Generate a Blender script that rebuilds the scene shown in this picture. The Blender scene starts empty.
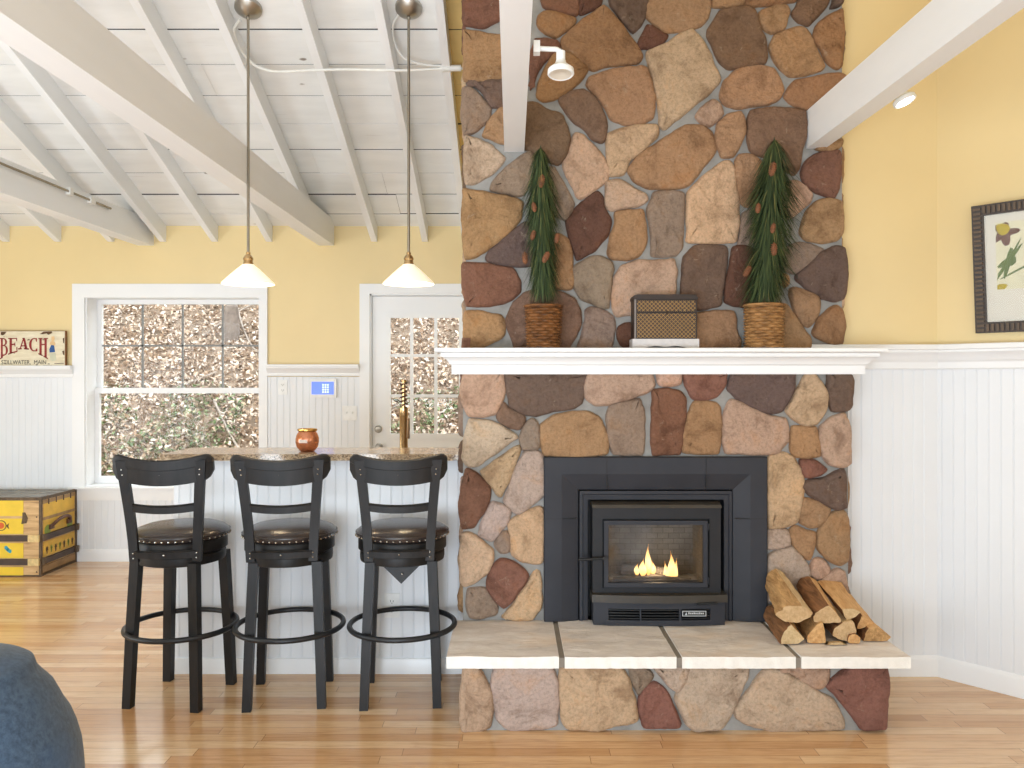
import bpy, bmesh, math, random
from mathutils import Vector, Matrix, noise
random.seed(7)
sc = bpy.context.scene
COL = sc.collection
PI = math.pi
# ------------------------------------------------------------------ camera
EYE = 1.482; F = 800.0; CX = 512.0; CY = 378.0
cd = bpy.data.cameras.new('camera'); cam = bpy.data.objects.new('camera', cd); COL.objects.link(cam)
cam.location = (0, 0, EYE); cam.rotation_euler = (PI/2, 0, 0)
cd.sensor_width = 36.0; cd.lens = F/1024*36.0; cd.shift_y = -(384-CY)/1024.0
cd.clip_start = .05; cd.clip_end = 200
sc.camera = cam
# ------------------------------------------------------------------ sky and added fill lights
sc.view_settings.view_transform = 'Standard'; sc.view_settings.look = 'None'
sc.view_settings.exposure = 0.0; sc.view_settings.gamma = 1.0; sc.view_settings.use_curve_mapping = False
wd = bpy.data.worlds.new('sky'); sc.world = wd; wd.use_nodes = True
bg = wd.node_tree.nodes['Background']
bg.inputs[0].default_value = (.93, .97, 1.0, 1); bg.inputs[1].default_value = 4.2
def area(name, loc, target, sx, sy, power, color=(1, 1, 1)):
    l = bpy.data.lights.new(name, 'AREA'); l.shape = 'RECTANGLE'; l.size = sx; l.size_y = sy
    l.energy = power; l.color = color
    o = bpy.data.objects.new(name, l); COL.objects.link(o); o.location = loc
    o.rotation_euler = (Vector(target)-Vector(loc)).to_track_quat('-Z', 'Y').to_euler()
    return o
area('rear_fill', (-.9, -2.85, 1.35), (-.9, 4, 1.9), 5.4, 2.5, 80, (.74, .87, 1))  # added area light behind the camera, standing in for unseen glazing
area('rear_high_fill', (0, -2.85, 3.2), (0, 4, 2.4), 4.2, 1.2, 30, (.74, .87, 1))  # added high fill behind the camera; the wall there has no opening
area('kitchen_fill', (-4.9, 3.3, 1.1), (-1.0, 4.9, 3.2), 2.6, 1.4, 76, (.74, .87, 1))  # added fill from the left, aimed up to brighten the kitchen ceiling
area('left_fill', (-4.9, 1.2, 1.5), (0, 2.4, 1.6), 3.0, 1.8, 60, (.74, .87, 1))  # added soft fill at the left wall, standing in for an unseen window
area('ceiling_fill', (-1.6, -.9, .55), (-2.2, 3.8, 3.3), 3.4, 1.3, 178, (.74, .87, 1))  # added low light behind the camera to brighten ceiling and beams
area('right_fill', (3.5, -.3, 1.7), (-.6, 3.9, 1.9), 2.0, 1.7, 42, (.74, .87, 1))  # added side fill for the right-hand beam faces and stone relief
# ------------------------------------------------------------------ helpers
def lin(c):
    c = c/255.0
    return c/12.92 if c <= .04045 else ((c+.055)/1.055)**2.4
def rgb(r, g, b, k=1.0): return (min(1, lin(r)*k), min(1, lin(g)*k), min(1, lin(b)*k), 1)
def px(x, y, Y): return Vector(((x-CX)*Y/F, Y, EYE-(y-CY)*Y/F))
def kx(x, Y): return (x-CX)*Y/F
def kz(y, Y): return EYE-(y-CY)*Y/F
MATS = {}
class NT:
    def __init__(s, name):
        s.m = bpy.data.materials.new(name); s.m.use_nodes = True
        s.t = s.m.node_tree; s.b = s.t.nodes['Principled BSDF']
    def n(s, typ, **kw):
        nd = s.t.nodes.new(typ)
        for k, v in kw.items():
            if isinstance(v, tuple) and k == 'ins': pass
            setattr(nd, k, v)
        return nd
    def l(s, a, b): s.t.links.new(a, b)
    def tc(s, scale=(1, 1, 1), out='Object', rot=(0, 0, 0)):
        t = s.n('ShaderNodeTexCoord'); mp = s.n('ShaderNodeMapping')
        mp.inputs['Scale'].default_value = scale; mp.inputs['Rotation'].default_value = rot
        s.l(t.outputs[out], mp.inputs[0]); return mp.outputs[0]
    def noise(s, vec, scale, detail=4, rough=.55, dist=0):
        t = s.n('ShaderNodeTexNoise'); t.inputs['Scale'].default_value = scale; t.inputs['Detail'].default_value = detail
        t.inputs['Roughness'].default_value = rough; t.inputs['Distortion'].default_value = dist
        s.l(vec, t.inputs['Vector']); return t.outputs['Fac']
    def ramp(s, fac, stops, interp='LINEAR'):
        r = s.n('ShaderNodeValToRGB'); r.color_ramp.interpolation = interp
        e = r.color_ramp.elements
        while len(e) < len(stops): e.new(.5)
        for el, (p, c) in zip(e, stops): el.position = p; el.color = c if len(c) == 4 else (*c, 1)
        s.l(fac, r.inputs[0]); return r.outputs[0]
    def mix(s, a, b, fac, mode='MIX'):
        m = s.n('ShaderNodeMix', data_type='RGBA', blend_type=mode)
        for v, i in ((fac, 0), (a, 6), (b, 7)):
            if hasattr(v, 'is_output'): s.l(v, m.inputs[i])
            else: m.inputs[i].default_value = v
        return m.outputs[2]
    def math(s, op, a, b=0.0):
        m = s.n('ShaderNodeMath', operation=op)
        for v, i in ((a, 0), (b, 1)):
            if hasattr(v, 'is_output'): s.l(v, m.inputs[i])
            else: m.inputs[i].default_value = v
        return m.outputs[0]
    def bump(s, h, strength=.3, dist=.01):
        b = s.n('ShaderNodeBump'); b.inputs['Strength'].default_value = strength; b.inputs['Distance'].default_value = dist
        s.l(h, b.inputs['Height']); s.l(b.outputs[0], s.b.inputs['Normal'])
    def base(s, c):
        if hasattr(c, 'is_output'): s.l(c, s.b.inputs['Base Color'])
        else: s.b.inputs['Base Color'].default_value = c
    def set(s, rough=.5, metal=0, spec=.5, coat=0, emis=None, estr=0):
        s.b.inputs['Roughness'].default_value = rough; s.b.inputs['Metallic'].default_value = metal
        s.b.inputs['Specular IOR Level'].default_value = spec; s.b.inputs['Coat Weight'].default_value = coat
        if emis: s.b.inputs['Emission Color'].default_value = emis; s.b.inputs['Emission Strength'].default_value = estr
def simple(name, c, rough=.5, metal=0, var=.08, nscale=12, bump=.05, spec=.5, coat=0, stretch=(1, 1, 1), emis=None, estr=0):
    n = NT(name); v = n.tc(stretch); f = n.noise(v, nscale)
    d = tuple(x*(1-var) for x in c[:3])+(1,); u = tuple(min(1, x*(1+var)) for x in c[:3])+(1,)
    n.base(n.ramp(f, [(.3, d), (.7, u)])); n.set(rough, metal, spec, coat, emis, estr)
    if bump: n.bump(n.noise(v, nscale*6), bump, .004)
    MATS[name] = n.m; return n.m
def _root(o):
    while o.parent: o = o.parent
    return o
class MB:
    def __init__(s): s.bm = bmesh.new()
    def box(s, x0, x1, y0, y1, z0, z1, M=None):
        vs = [s.bm.verts.new(Vector(p) if M is None else M @ Vector(p)) for p in
              ((x0, y0, z0), (x1, y0, z0), (x1, y1, z0), (x0, y1, z0), (x0, y0, z1), (x1, y0, z1), (x1, y1, z1), (x0, y1, z1))]
        for f in ((3, 2, 1, 0), (4, 5, 6, 7), (0, 1, 5, 4), (1, 2, 6, 5), (2, 3, 7, 6), (3, 0, 4, 7)): s.bm.faces.new([vs[i] for i in f])
        return s
    def loft(s, rings, cap=True, closed=True):
        R = [[s.bm.verts.new(p) for p in r] for r in rings]; n = len(R[0])
        for a, b in zip(R, R[1:]):
            for i in range(n if closed else n-1):
                j = (i+1) % n
                try: s.bm.faces.new((a[i], a[j], b[j], b[i]))
                except ValueError: pass
        if cap and closed:
            s.bm.faces.new(R[0][::-1]); s.bm.faces.new(R[-1])
        return s
    def lathe(s, prof, c=(0, 0, 0), n=32, cap=False, M=None):
        c = Vector(c); rings = []
        for r, z in prof:
            ring = [Vector((r*math.cos(2*PI*i/n), r*math.sin(2*PI*i/n), z)) for i in range(n)]
            rings.append([(M @ p if M else p)+c for p in ring])
        return s.loft(rings, cap)
    def tube(s, pts, r, n=10, closed=False):
        pts = [Vector(p) for p in pts]; N = len(pts); rings = []; up = None
        for i in range(N):
            a = pts[i-1] if (i or closed) else pts[0]; b = pts[(i+1) % N] if (i < N-1 or closed) else pts[-1]
            t = (b-a).normalized()
            if up is None:
                up = Vector((0, 0, 1)) if abs(t.z) < .9 else Vector((1, 0, 0))
            u = (up-t*up.dot(t)).normalized(); w = t.cross(u); up = u
            rr = r[i] if isinstance(r, (list, tuple)) else r
            rings.append([pts[i]+(u*math.cos(2*PI*k/n)+w*math.sin(2*PI*k/n))*rr for k in range(n)])
        if closed: rings.append(rings[0]); return s.loft(rings, False)
        return s.loft(rings, True)
    def prism(s, pts, vec):
        vec = Vector(vec); a = [Vector(p) for p in pts]
        return s.loft([a, [p+vec for p in a]])
    def sweep(s, prof, path, cap=True):
        path = [Vector(p) for p in path]; N = len(path); rings = []
        for i in range(N):
            d1 = (path[i]-path[i-1]).normalized() if i else None
            d2 = (path[i+1]-path[i]).normalized() if i < N-1 else None
            n1 = Vector((d1.y, -d1.x)) if d1 else None; n2 = Vector((d2.y, -d2.x)) if d2 else None
            if n1 is None: m = n2
            elif n2 is None: m = n1
            else:
                m = (n1+n2).normalized(); m = m/max(.3, m.dot(n1))
            rings.append([Vector((path[i].x+m.x*o, path[i].y+m.y*o, z)) for o, z in prof])
        return s.loft(rings, cap)
    def sphere(s, c, r, sub=2, scale=(1, 1, 1)):
        M = Matrix.Translation(c) @ Matrix.Diagonal((*[r*q for q in scale], 1))
        bmesh.ops.create_icosphere(s.bm, subdivisions=sub, radius=1, matrix=M); return s
    def bevel(s, w=.003, seg=2, ang=30):
        es = [e for e in s.bm.edges if len(e.link_faces) == 2 and e.calc_face_angle(0) > math.radians(ang)]
        bmesh.ops.bevel(s.bm, geom=es, offset=w, segments=seg, profile=.6, affect='EDGES', clamp_overlap=True); return s
    def build(s, name, mat, parent=None, smooth=35, tf=None):
        bm = s.bm
        if tf is not None: bm.transform(tf)
        bmesh.ops.recalc_face_normals(bm, faces=bm.faces)
        me = bpy.data.meshes.new(name); bm.to_mesh(me); bm.free()
        o = bpy.data.objects.new(name, me); COL.objects.link(o)
        for m in (mat if isinstance(mat, (list, tuple)) else [mat]): me.materials.append(m)
        if smooth:
            me.polygons.foreach_set('use_smooth', [True]*len(me.polygons))
            try: me.set_sharp_from_angle(angle=math.radians(smooth))
            except Exception: pass
        if parent:
            o.parent = parent
            root = parent
            off = Vector((0, 0, 0))
            while root: off += root.location; root = root.parent
            if _root(parent).get('_world'): me.transform(Matrix.Translation(-off))
        return o
def thing(name, label, cat, loc=(0, 0, 0), rz=0, group=None, world=True):
    o = bpy.data.objects.new(name, None); COL.objects.link(o); o.location = loc; o.rotation_euler = (0, 0, rz)
    o.empty_display_size = .1
    tag(o, label, cat, group)
    if world: o['_world'] = 1
    return o
def tag(o, label, cat, group=None):
    o['label'] = label; o['category'] = cat
    if group: o['group'] = group
    return o
def struct(o): o['kind'] = 'structure'; return o
def rebase(o):
    """put the origin of a one-mesh thing at its base"""
    me = o.data; n = len(me.vertices); c = Vector((0, 0, 0)); zmin = min(v.co.z for v in me.vertices)
    for v in me.vertices: c += v.co
    c /= n; c.z = zmin
    me.transform(Matrix.Translation(-c)); o.location = c; return o
# ------------------------------------------------------------------ materials
WHITE = simple('white_paint', rgb(233, 235, 238), .42, var=.015, nscale=3, bump=.03)
TRIMW = simple('white_trim_paint', rgb(240, 240, 240), .33, var=.012, nscale=4, bump=.015)
BEAMW = simple('white_beam_paint', rgb(240, 240, 240), .5, var=.03, nscale=5, bump=.12, stretch=(1, .2, 1))
YELLOW = simple('yellow_wall_paint', rgb(233, 209, 156), .38, var=.025, nscale=2.2, bump=.04)
def ceiling_mat(name, c):
    n = NT(name); v = n.tc((.55, 2.2, 2.2)); f = n.noise(v, 3.5, 5)
    col = n.ramp(f, [(.3, tuple(x*.9 for x in c[:3])), (.65, c)])
    v2 = n.tc((1.0, 1.9, 1.9)); vo = n.n('ShaderNodeTexVoronoi'); vo.inputs['Scale'].default_value = 2.1; n.l(v2, vo.inputs['Vector'])
    wob = n.math('ADD', vo.outputs['Distance'], n.math('MULTIPLY', n.noise(v2, 24), .05))
    knot = n.ramp(wob, [(.06, (1, 1, 1)), (.085, (0, 0, 0))])
    gate = n.ramp(n.noise(n.tc((1, 1, 1)), 1.7, 2), [(.38, (0, 0, 0)), (.44, (1, 1, 1))])
    k = n.math('MULTIPLY', knot, gate)
    col = n.mix(col, rgb(120, 98, 78), n.math('MULTIPLY', k, .85))
    str_ = n.ramp(n.noise(n.tc((.7, 14, 14)), 3.2, 5, .6), [(.66, (0, 0, 0)), (.78, (1, 1, 1))])
    col = n.mix(col, rgb(165, 145, 125), n.math('MULTIPLY', str_, .35))
    n.base(col); n.set(.55); n.bump(n.noise(n.tc((1, 12, 12)), 8), .25, .004); return n.m
CEILW = ceiling_mat('white_ceiling_boards', rgb(242, 241, 238))
CEILY = ceiling_mat('yellow_ceiling_boards', rgb(238, 205, 135))
GAPD = simple('dark_old_roof_deck', rgb(48, 41, 35), .9)
def floor_mat():
    n = NT('maple_strip_floor'); t = n.n('ShaderNodeTexCoord'); mp = n.n('ShaderNodeMapping'); n.l(t.outputs['Object'], mp.inputs[0])
    sx = n.n('ShaderNodeSeparateXYZ'); n.l(mp.outputs[0], sx.inputs[0])
    row = n.math('FLOOR', n.math('DIVIDE', sx.outputs[1], .064))
    wn = n.n('ShaderNodeTexWhiteNoise', noise_dimensions='1D'); n.l(row, wn.inputs['W'])
    xo = n.math('ADD', sx.outputs[0], n.math('MULTIPLY', wn.outputs[0], 5.3))
    xl = n.math('DIVIDE', xo, .82); cell = n.math('FLOOR', xl)
    cv = n.n('ShaderNodeCombineXYZ'); n.l(row, cv.inputs[0]); n.l(cell, cv.inputs[1])
    w2 = n.n('ShaderNodeTexWhiteNoise', noise_dimensions='2D'); n.l(cv.outputs[0], w2.inputs['Vector'])
    col = n.ramp(w2.outputs[0], [(0, rgb(200, 154, 106)), (.22, rgb(216, 174, 128)), (.55, rgb(226, 188, 144)), (.8, rgb(234, 202, 162)), (1, rgb(210, 164, 116))])
    cv2 = n.n('ShaderNodeCombineXYZ'); n.l(n.math('MULTIPLY', sx.outputs[0], 2.2), cv2.inputs[0]); n.l(n.math('MULTIPLY', sx.outputs[1], 26), cv2.inputs[1]); n.l(n.math('MULTIPLY', w2.outputs[0], 30), cv2.inputs[2])
    g = n.noise(cv2.outputs[0], 2.2, 6, .6, .6)
    col = n.mix(col, n.ramp(g, [(.3, rgb(206, 178, 150)), (.55, rgb(255, 250, 244)), (.75, rgb(232, 214, 190))]), .6, 'MULTIPLY')
    big = n.noise(n.tc((2.0, 9, 1)), 2.4, 4, .65, 1.2)
    col = n.mix(col, rgb(190, 138, 92), n.ramp(big, [(.6, (0, 0, 0)), (.76, (.5, .5, .5))]))
    fy = n.math('FRACT', n.math('DIVIDE', sx.outputs[1], .064)); fx = n.math('FRACT', xl)
    ey = n.math('LESS_THAN', fy, .035); ex = n.math('LESS_THAN', fx, .0035)
    e = n.math('MAXIMUM', ey, ex)
    col = n.mix(col, rgb(120, 82, 50), n.math('MULTIPLY', e, .65))
    n.base(col); n.set(.2, spec=.5, coat=.25); n.b.inputs['Coat Roughness'].default_value = .12
    n.bump(n.math('ADD', n.math('MULTIPLY', e, -1), n.math('MULTIPLY', w2.outputs[0], .35)), .25, .002); return n.m
FLOORM = floor_mat()
def stone_mat():
    n = NT('field_stone'); a = n.n('ShaderNodeAttribute', attribute_name='col'); v = n.tc()
    f = n.noise(v, 6, 9, .66, .6); f2 = n.noise(v, 75, 6, .75)
    c = n.mix(a.outputs['Color'], n.ramp(f, [(.34, (.50, .45, .41)), (.47, (.92, .92, .92)), (.56, (1, 1, 1)), (.68, (1.0, .86, .70))]), .75, 'MULTIPLY')
    c = n.mix(c, n.ramp(f2, [(.32, (.5, .46, .43)), (.55, (1, 1, 1))]), .55, 'MULTIPLY')
    fleck = n.ramp(n.noise(v, 20, 6, .7, .8), [(.62, (0, 0, 0)), (.76, (.5, .5, .5))])
    c = n.mix(c, rgb(214, 196, 172), fleck)
    n.base(c); n.set(.82, spec=.3)
    n.bump(n.math('ADD', n.noise(v, 30, 9, .75), n.math('MULTIPLY', f, 1.0)), 1.0, .026); return n.m
STONE = stone_mat()
MORTAR = simple('grey_mortar', rgb(150, 147, 142), .95, var=.16, nscale=14, bump=.5, spec=.1)
# ================================================================== SETTING
YB = 6.48          # back wall of the kitchen end
YW = 3.99          # wall beside the chimney
PITCH = .37; ZC = 2.713
def ceil_z(y): return ZC+PITCH*(YB-y)
RIDGE = 1.6
XL, XR, YR = -5.0, 3.6, -3.0
C0 = Vector((2.12, YW, 0)); DW = Vector((.674, -.739, 0)); C1 = C0+DW*2.196   # canted wall
m = MB(); m.box(XL-.15, XR+.15, YR-.15, YB+.15, -.12, 0); struct(m.build('floor', FLOORM))
# window wall at the back of the kitchen, with its two openings
WX0, WX1, WZ0, WZ1 = kx(85.5, YB), kx(262, YB), kz(487, YB), kz(296.5, YB)
DX0, DX1, DZ1 = kx(370, YB), kx(370, YB)+.86, kz(294, YB)
m = MB()
for a, b, c, d in ((XL, WX0, 0, 3.6), (WX0, WX1, 0, WZ0), (WX0, WX1, WZ1, 3.6), (WX1, DX0, 0, 3.6), (DX0, DX1, DZ1, 3.6), (DX1, .35, 0, 3.6)):
    m.box(a, b, YB, YB+.17, c, min(d, 2.95))
struct(m.build('wall_back', YELLOW, smooth=0))
m = MB(); m.box(.2, .35, 4.66, YB, 0, 3.3); struct(m.build('wall_kitchen', YELLOW, smooth=0))
m = MB(); m.box(1.585, 2.12, YW, YW+.15, 0, 4.7); m.box(2.12, 2.4, YW, YW+.15, 0, 4.7); struct(m.build('wall_fireplace', YELLOW, smooth=0))
nrm = Vector((DW.y, -DW.x, 0))      # faces into the room
m = MB(); q = [C0, C1, C1-nrm*.15, C0-nrm*.15]; m.prism([Vector((p.x, p.y, 0)) for p in q], (0, 0, 4.7)); struct(m.build('wall_canted', YELLOW, smooth=0))
m = MB(); m.box(C1.x, C1.x+.15, YR, C1.y+.05, 0, 4.7); struct(m.build('wall_right', YELLOW, smooth=0))
m = MB(); m.box(XL-.15, XL, YR, YB+.17, 0, 4.7); struct(m.build('wall_left', YELLOW, smooth=0))
m = MB(); m.box(XL-.15, C1.x+.15, YR-.15, YR, 0, 4.7); struct(m.build('wall_behind', YELLOW, smooth=0))
# ceiling: boards along X with dark gaps, following the roof slope
def slope_pt(x, y, d): # d = depth below the boards' underside (normal offset downwards)
    return Vector((x, y, ceil_z(y)+d))
def boards(name, x0, x1, mat):
    m = MB(); y = YB+.09; 
    rnd = random.Random(3)
    while y > RIDGE:
        yn = y-.258; g = rnd.choice((.006, .008, .011, .016))
        cuts = [x0]
        if x1-x0 > 1.5:
            c = x0+rnd.uniform(.6, 2.4)
            while c < x1-.4: cuts.append(c); c += rnd.uniform(1.6, 3.0)
        cuts.append(x1)
        for a, b in zip(cuts, cuts[1:]):
            dz = rnd.uniform(-.002, .002)
            P = [slope_pt(a+.001, y-g/2-rnd.uniform(0, .003), dz), slope_pt(b-.001, y-g/2-rnd.uniform(0, .003), dz), slope_pt(b-.001, yn+g/2, dz), slope_pt(a+.001, yn+g/2, dz)]
            m.prism(P, (0, 0, .004))
        y = yn
    return struct(m.build(name, mat, smooth=0))
boards('ceiling_boards', XL, -.372, CEILW); boards('ceiling_boards_right', -.372, XR+.1, CEILY)
m = MB(); m.prism([slope_pt(XL-.1, YB+.17, .007), slope_pt(XR+.2, YB+.17, .007), slope_pt(XR+.2, RIDGE, .007), slope_pt(XL-.1, RIDGE, .007)], (0, 0, .05)); struct(m.build('ceiling_deck', GAPD, smooth=0))
zr = ceil_z(RIDGE)
m = MB(); m.prism([(XL-.1, RIDGE+.02, zr), (XR+.2, RIDGE+.02, zr), (XR+.2, YR-.1, zr-.2*(RIDGE-YR)), (XL-.1, YR-.1, zr-.2*(RIDGE-YR))], (0, 0, .08)); struct(m.build('ceiling_front', CEILW, smooth=0))
# rafters
RX = [-4.92, -4.5, -4.07, -3.65, -3.22, -2.80, -2.38, -1.94, -1.54, -1.09, -.68, -.357]
for x in RX:
    m = MB(); P = [slope_pt(x, YB+.02, .0), slope_pt(x, RIDGE, .0), slope_pt(x, RIDGE, -.135), slope_pt(x, YB-.02, -.135), slope_pt(x, YB+.02, -.12)]
    m.prism(P, (-.047, 0, 0)); m.bevel(.003, 1); struct(m.build('rafter', BEAMW, smooth=0))
# tie beams running towards the room
for x0, x1, z, h, y1 in ((-3.03, -2.9, 2.555, .2, YB), (-1.565, -1.44, 2.555, .205, YB), (-.037, .06, 2.59, .19, 3.925), (1.444, 1.535, 2.607, .185, 3.925)):
    m = MB(); m.box(x0, x1, -1.5, y1, z, z+h); 
    for v in m.bm.verts: v.co.z += (v.co.y-y1)*.010
    m.bevel(.006, 2); struct(m.build('tie_beam', BEAMW, smooth=0))
# ------------------------------------------------ wainscot
def bead(m, a, b, z0, z1, pitch=.052, d=.0022):
    a = Vector(a); b = Vector(b); t = (b-a); L = t.length; t /= L; n = Vector((t.y, -t.x))
    pts = [(0, 0)]; s = pitch*.5
    while s < L-.02:
        pts += [(s-.005, 0), (s-.0025, -d), (s, 0.0), (s+.0025, -d), (s+.005, 0)]; s += pitch
    pts.append((L, 0)); T = .012
    lo = [Vector((a.x+t.x*s+n.x*(o+T), a.y+t.y*s+n.y*(o+T), z0)) for s, o in pts]
    lo = [Vector((a.x, a.y, z0))]+lo+[Vector((b.x, b.y, z0))]
    m.loft([lo, [Vector((p.x, p.y, z1)) for p in lo]], True, True)
    return m
CROWN = [(0, 0), (.010, 0), (.016, .006), (.016, .034), (.02, .04), (.028, .044), (.036, .056), (.05, .072), (.066, .08), (.07, .084), (.07, .094), (.082, .098), (.082, .118), (.078, .122), (0, .122)]
def crown(z0, sc_=1.0, so=1.0, base=0): return [(o*so+base if o else 0, z0+z*sc_) for o, z in CROWN]
CAPZ = 1.647
# fireplace wall and canted wall share one wainscot line
Ca = Vector((1.45, YW)); Cb = Vector((C0.x, C0.y)); Cc = Vector((C1.x, C1.y))
m = MB(); bead(m, Ca, Cb, .09, CAPZ-.115); struct(m.build('trim_1', WHITE, smooth=0))
m = MB(); bead(m, Cb, Cc, .09, CAPZ-.115); struct(m.build('trim_2', WHITE, smooth=0))
m = MB(); m.sweep(crown(CAPZ-.122, 1, .75, .014), [Ca, Cb, Cc]); struct(m.build('trim_3', TRIMW, smooth=25))
BASEP = [(0, 0), (.022, 0), (.022, .082), (.018, .096), (.0125, .104), (0, .104)]
m = MB(); m.sweep(BASEP, [Ca, Cb, Cc]); struct(m.build('baseboard_right', TRIMW, smooth=25))
# back wall wainscot: left of the window, below it, between window and door
BCAP = 1.582
cx0, cx1 = kx(73.5, YB), kx(268, YB)       # window casing outer edges
dx0 = kx(360, YB)                          # door casing outer edge
m = MB(); bead(m, (XL, YB), (cx0, YB), .09, BCAP-.09); struct(m.build('trim_4', WHITE, smooth=0))
m = MB(); bead(m, (cx0, YB), (cx1, YB), .09, kz(500, YB)); struct(m.build('trim_5', WHITE, smooth=0))
m = MB(); bead(m, (cx1, YB), (dx0, YB), .09, BCAP-.09); struct(m.build('trim_6', WHITE, smooth=0))
m = MB(); m.sweep(crown(BCAP-.095, .78, .75, .013), [(XL, YB), (cx0+.012, YB)]); struct(m.build('trim_7', TRIMW, smooth=25))
m = MB(); m.sweep(crown(BCAP-.095+.01, .78, .75, .013), [(cx1, YB), (dx0, YB)]); struct(m.build('trim_8', TRIMW, smooth=25))
m = MB(); m.sweep([(o, z*.95) for o, z in BASEP], [(XL, YB), (dx0, YB)]); struct(m.build('baseboard_back', TRIMW, smooth=25))
# ------------------------------------------------ sash window
GLASS = None
def glass_mat():
    n = NT('window_glass'); t = n.t
    out = t.nodes['Material Output']; tr = n.n('ShaderNodeBsdfTransparent'); gl = n.n('ShaderNodeBsdfGlossy'); gl.inputs['Roughness'].default_value = .02
    fr = n.n('ShaderNodeFresnel'); fr.inputs[0].default_value = 1.45; mx = n.n('ShaderNodeMixShader')
    ns = n.noise(n.tc(), 2); tr.inputs[0].default_value = (.97, .985, .98, 1)
    n.l(n.math('MULTIPLY', fr.outputs[0], n.math('ADD', .16, n.math('MULTIPLY', ns, .05))), mx.inputs[0])
    n.l(tr.outputs[0], mx.inputs[1]); n.l(gl.outputs[0], mx.inputs[2]); n.l(mx.outputs[0], out.inputs[0]); return n.m
GLASS = glass_mat()
GRIDM = simple('grey_window_grid', rgb(134, 134, 132), .5, bump=0)
def frame(m, x0, x1, z0, z1, w, y0, y1, wb=None, wt=None, wl=None, wr=None):
    wb = w if wb is None else wb; wt = w if wt is None else wt; wl = w if wl is None else wl; wr = w if wr is None else wr
    m.box(x0, x0+wl, y0, y1, z0, z1); m.box(x1-wr, x1, y0, y1, z0, z1)
    m.box(x0+wl, x1-wr, y0, y1, z0, z0+wb); m.box(x0+wl, x1-wr, y0, y1, z1-wt, z1); return m
m = MB(); zt = kz(284, YB)
m.box(cx0, WX0, YB-.022, YB, WZ0, zt); m.box(WX1-.02, cx1, YB-.022, YB, WZ0, zt); m.box(WX0, WX1-.02, YB-.022, YB, WZ1-.01, zt)
m.bevel(.003, 1)
m.box(cx0-.02, cx1+.02, YB-.05, YB, kz(488.5, YB), WZ0+.002)                  # stool
m.box(cx0, cx1, YB-.022, YB, kz(500, YB), kz(488.5, YB))                       # apron
w1 = struct(m.build('window_1', TRIMW, smooth=0))
m = MB(); j = .012; frame(m, WX0, WX1, WZ0, WZ1, j, YB, YB+.17); struct(m.build('window_jamb', TRIMW, w1, smooth=0))
YS = 6.62; YU = 6.655
lx0, lx1 = kx(95.5, YS), kx(259.5, YS); zm = kz(390.5, YS)
m = MB(); frame(m, WX0+j, WX1-j, zm-.02, WZ1-j, .036, YU-.014, YU+.016, wb=.04, wt=.036); m.bevel(.003, 1); struct(m.build('window_sash', TRIMW, w1, smooth=0))
m = MB(); frame(m, WX0+j, WX1-j, WZ0+j, zm+.022, .036, YS-.016, YS+.016, wb=.06, wt=.045); m.bevel(.003, 1); struct(m.build('window_sash', TRIMW, w1, smooth=0))
m = MB(); m.box(WX0+.05, WX1-.05, YU, YU+.004, zm, WZ1-.04); struct(m.build('window_pane', GLASS, w1, smooth=0))
m = MB(); m.box(WX0+.06, WX1-.06, YS-.002, YS+.002, WZ0+.06, zm); struct(m.build('window_pane', GLASS, w1, smooth=0))
m = MB()
gx0, gx1 = WX0+j+.036, WX1-j-.036
for k in (1, 2, 3):
    x = gx0+(gx1-gx0)*k/4; m.box(x-.0075, x+.0075, YU-.004, YU+.008, zm+.02, WZ1-.05)
zz = kz(345.7, YU); m.box(gx0, gx1, YU-.004, YU+.008, zz-.0075, zz+.0075)
struct(m.build('window_muntin', GRIDM, w1, smooth=0))
# ------------------------------------------------ glazed back door
m = MB(); zdt = kz(284, YB)
m.box(dx0, DX0, YB-.022, YB, 0, zdt); m.box(DX1, DX1+.09, YB-.022, YB, 0, zdt); m.box(DX0, DX1, YB-.022, YB, DZ1, zdt)
m.box(DX0, DX0+.012, YB, YB+.17, 0, DZ1); m.box(DX1-.012, DX1, YB, YB+.17, 0, DZ1); m.box(DX0, DX1, YB, YB+.17, DZ1-.012, DZ1)
struct(m.build('trim_9', TRIMW, smooth=0))
YD = YB+.03
gx0, gx1, gz0, gz1 = kx(390, YD), kx(459.5, YD), kz(434, YD), kz(317.5, YD)
sx0, sx1, sz1 = DX0+.014, DX1-.014, DZ1-.016
m = MB(); m.box(sx0, gx0, YD, YD+.044, .008, sz1); m.box(gx1, sx1, YD, YD+.044, .008, sz1)
m.box(gx0, gx1, YD, YD+.044, .008, gz0); m.box(gx0, gx1, YD, YD+.044, gz1, sz1)
dr = struct(m.build('door_1', TRIMW, smooth=0))
m = MB(); frame(m, gx0-.038, gx1+.038, gz0-.038, gz1+.038, .042, YD-.012, YD+.001); m.bevel(.005, 2); struct(m.build('door_glass_frame', TRIMW, dr, smooth=0))
m = MB(); m.box(gx0, gx1, YD+.018, YD+.024, gz0, gz1); struct(m.build('door_pane', GLASS, dr, smooth=0))
m = MB()
for x in (411.4, 435.6): m.box(kx(x, YD)-.012, kx(x, YD)+.012, YD+.004, YD+.034, gz0, gz1)
for y in (355.5, 396): m.box(gx0, gx1, YD+.005, YD+.033, kz(y, YD)-.012, kz(y, YD)+.012)
struct(m.build('door_muntin', TRIMW, dr, smooth=0))
NICKEL = simple('brushed_nickel', rgb(176, 172, 164), .32, metal=1, bump=.02)
m = MB(); RY = Matrix.Rotation(PI/2, 4, 'X')
m.lathe([(.001, .032), (.02, .03), (.028, .02), (.032, 0)], px(378.3, 429, YD), 24, M=RY); struct(m.build('door_deadbolt', NICKEL, dr))
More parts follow.
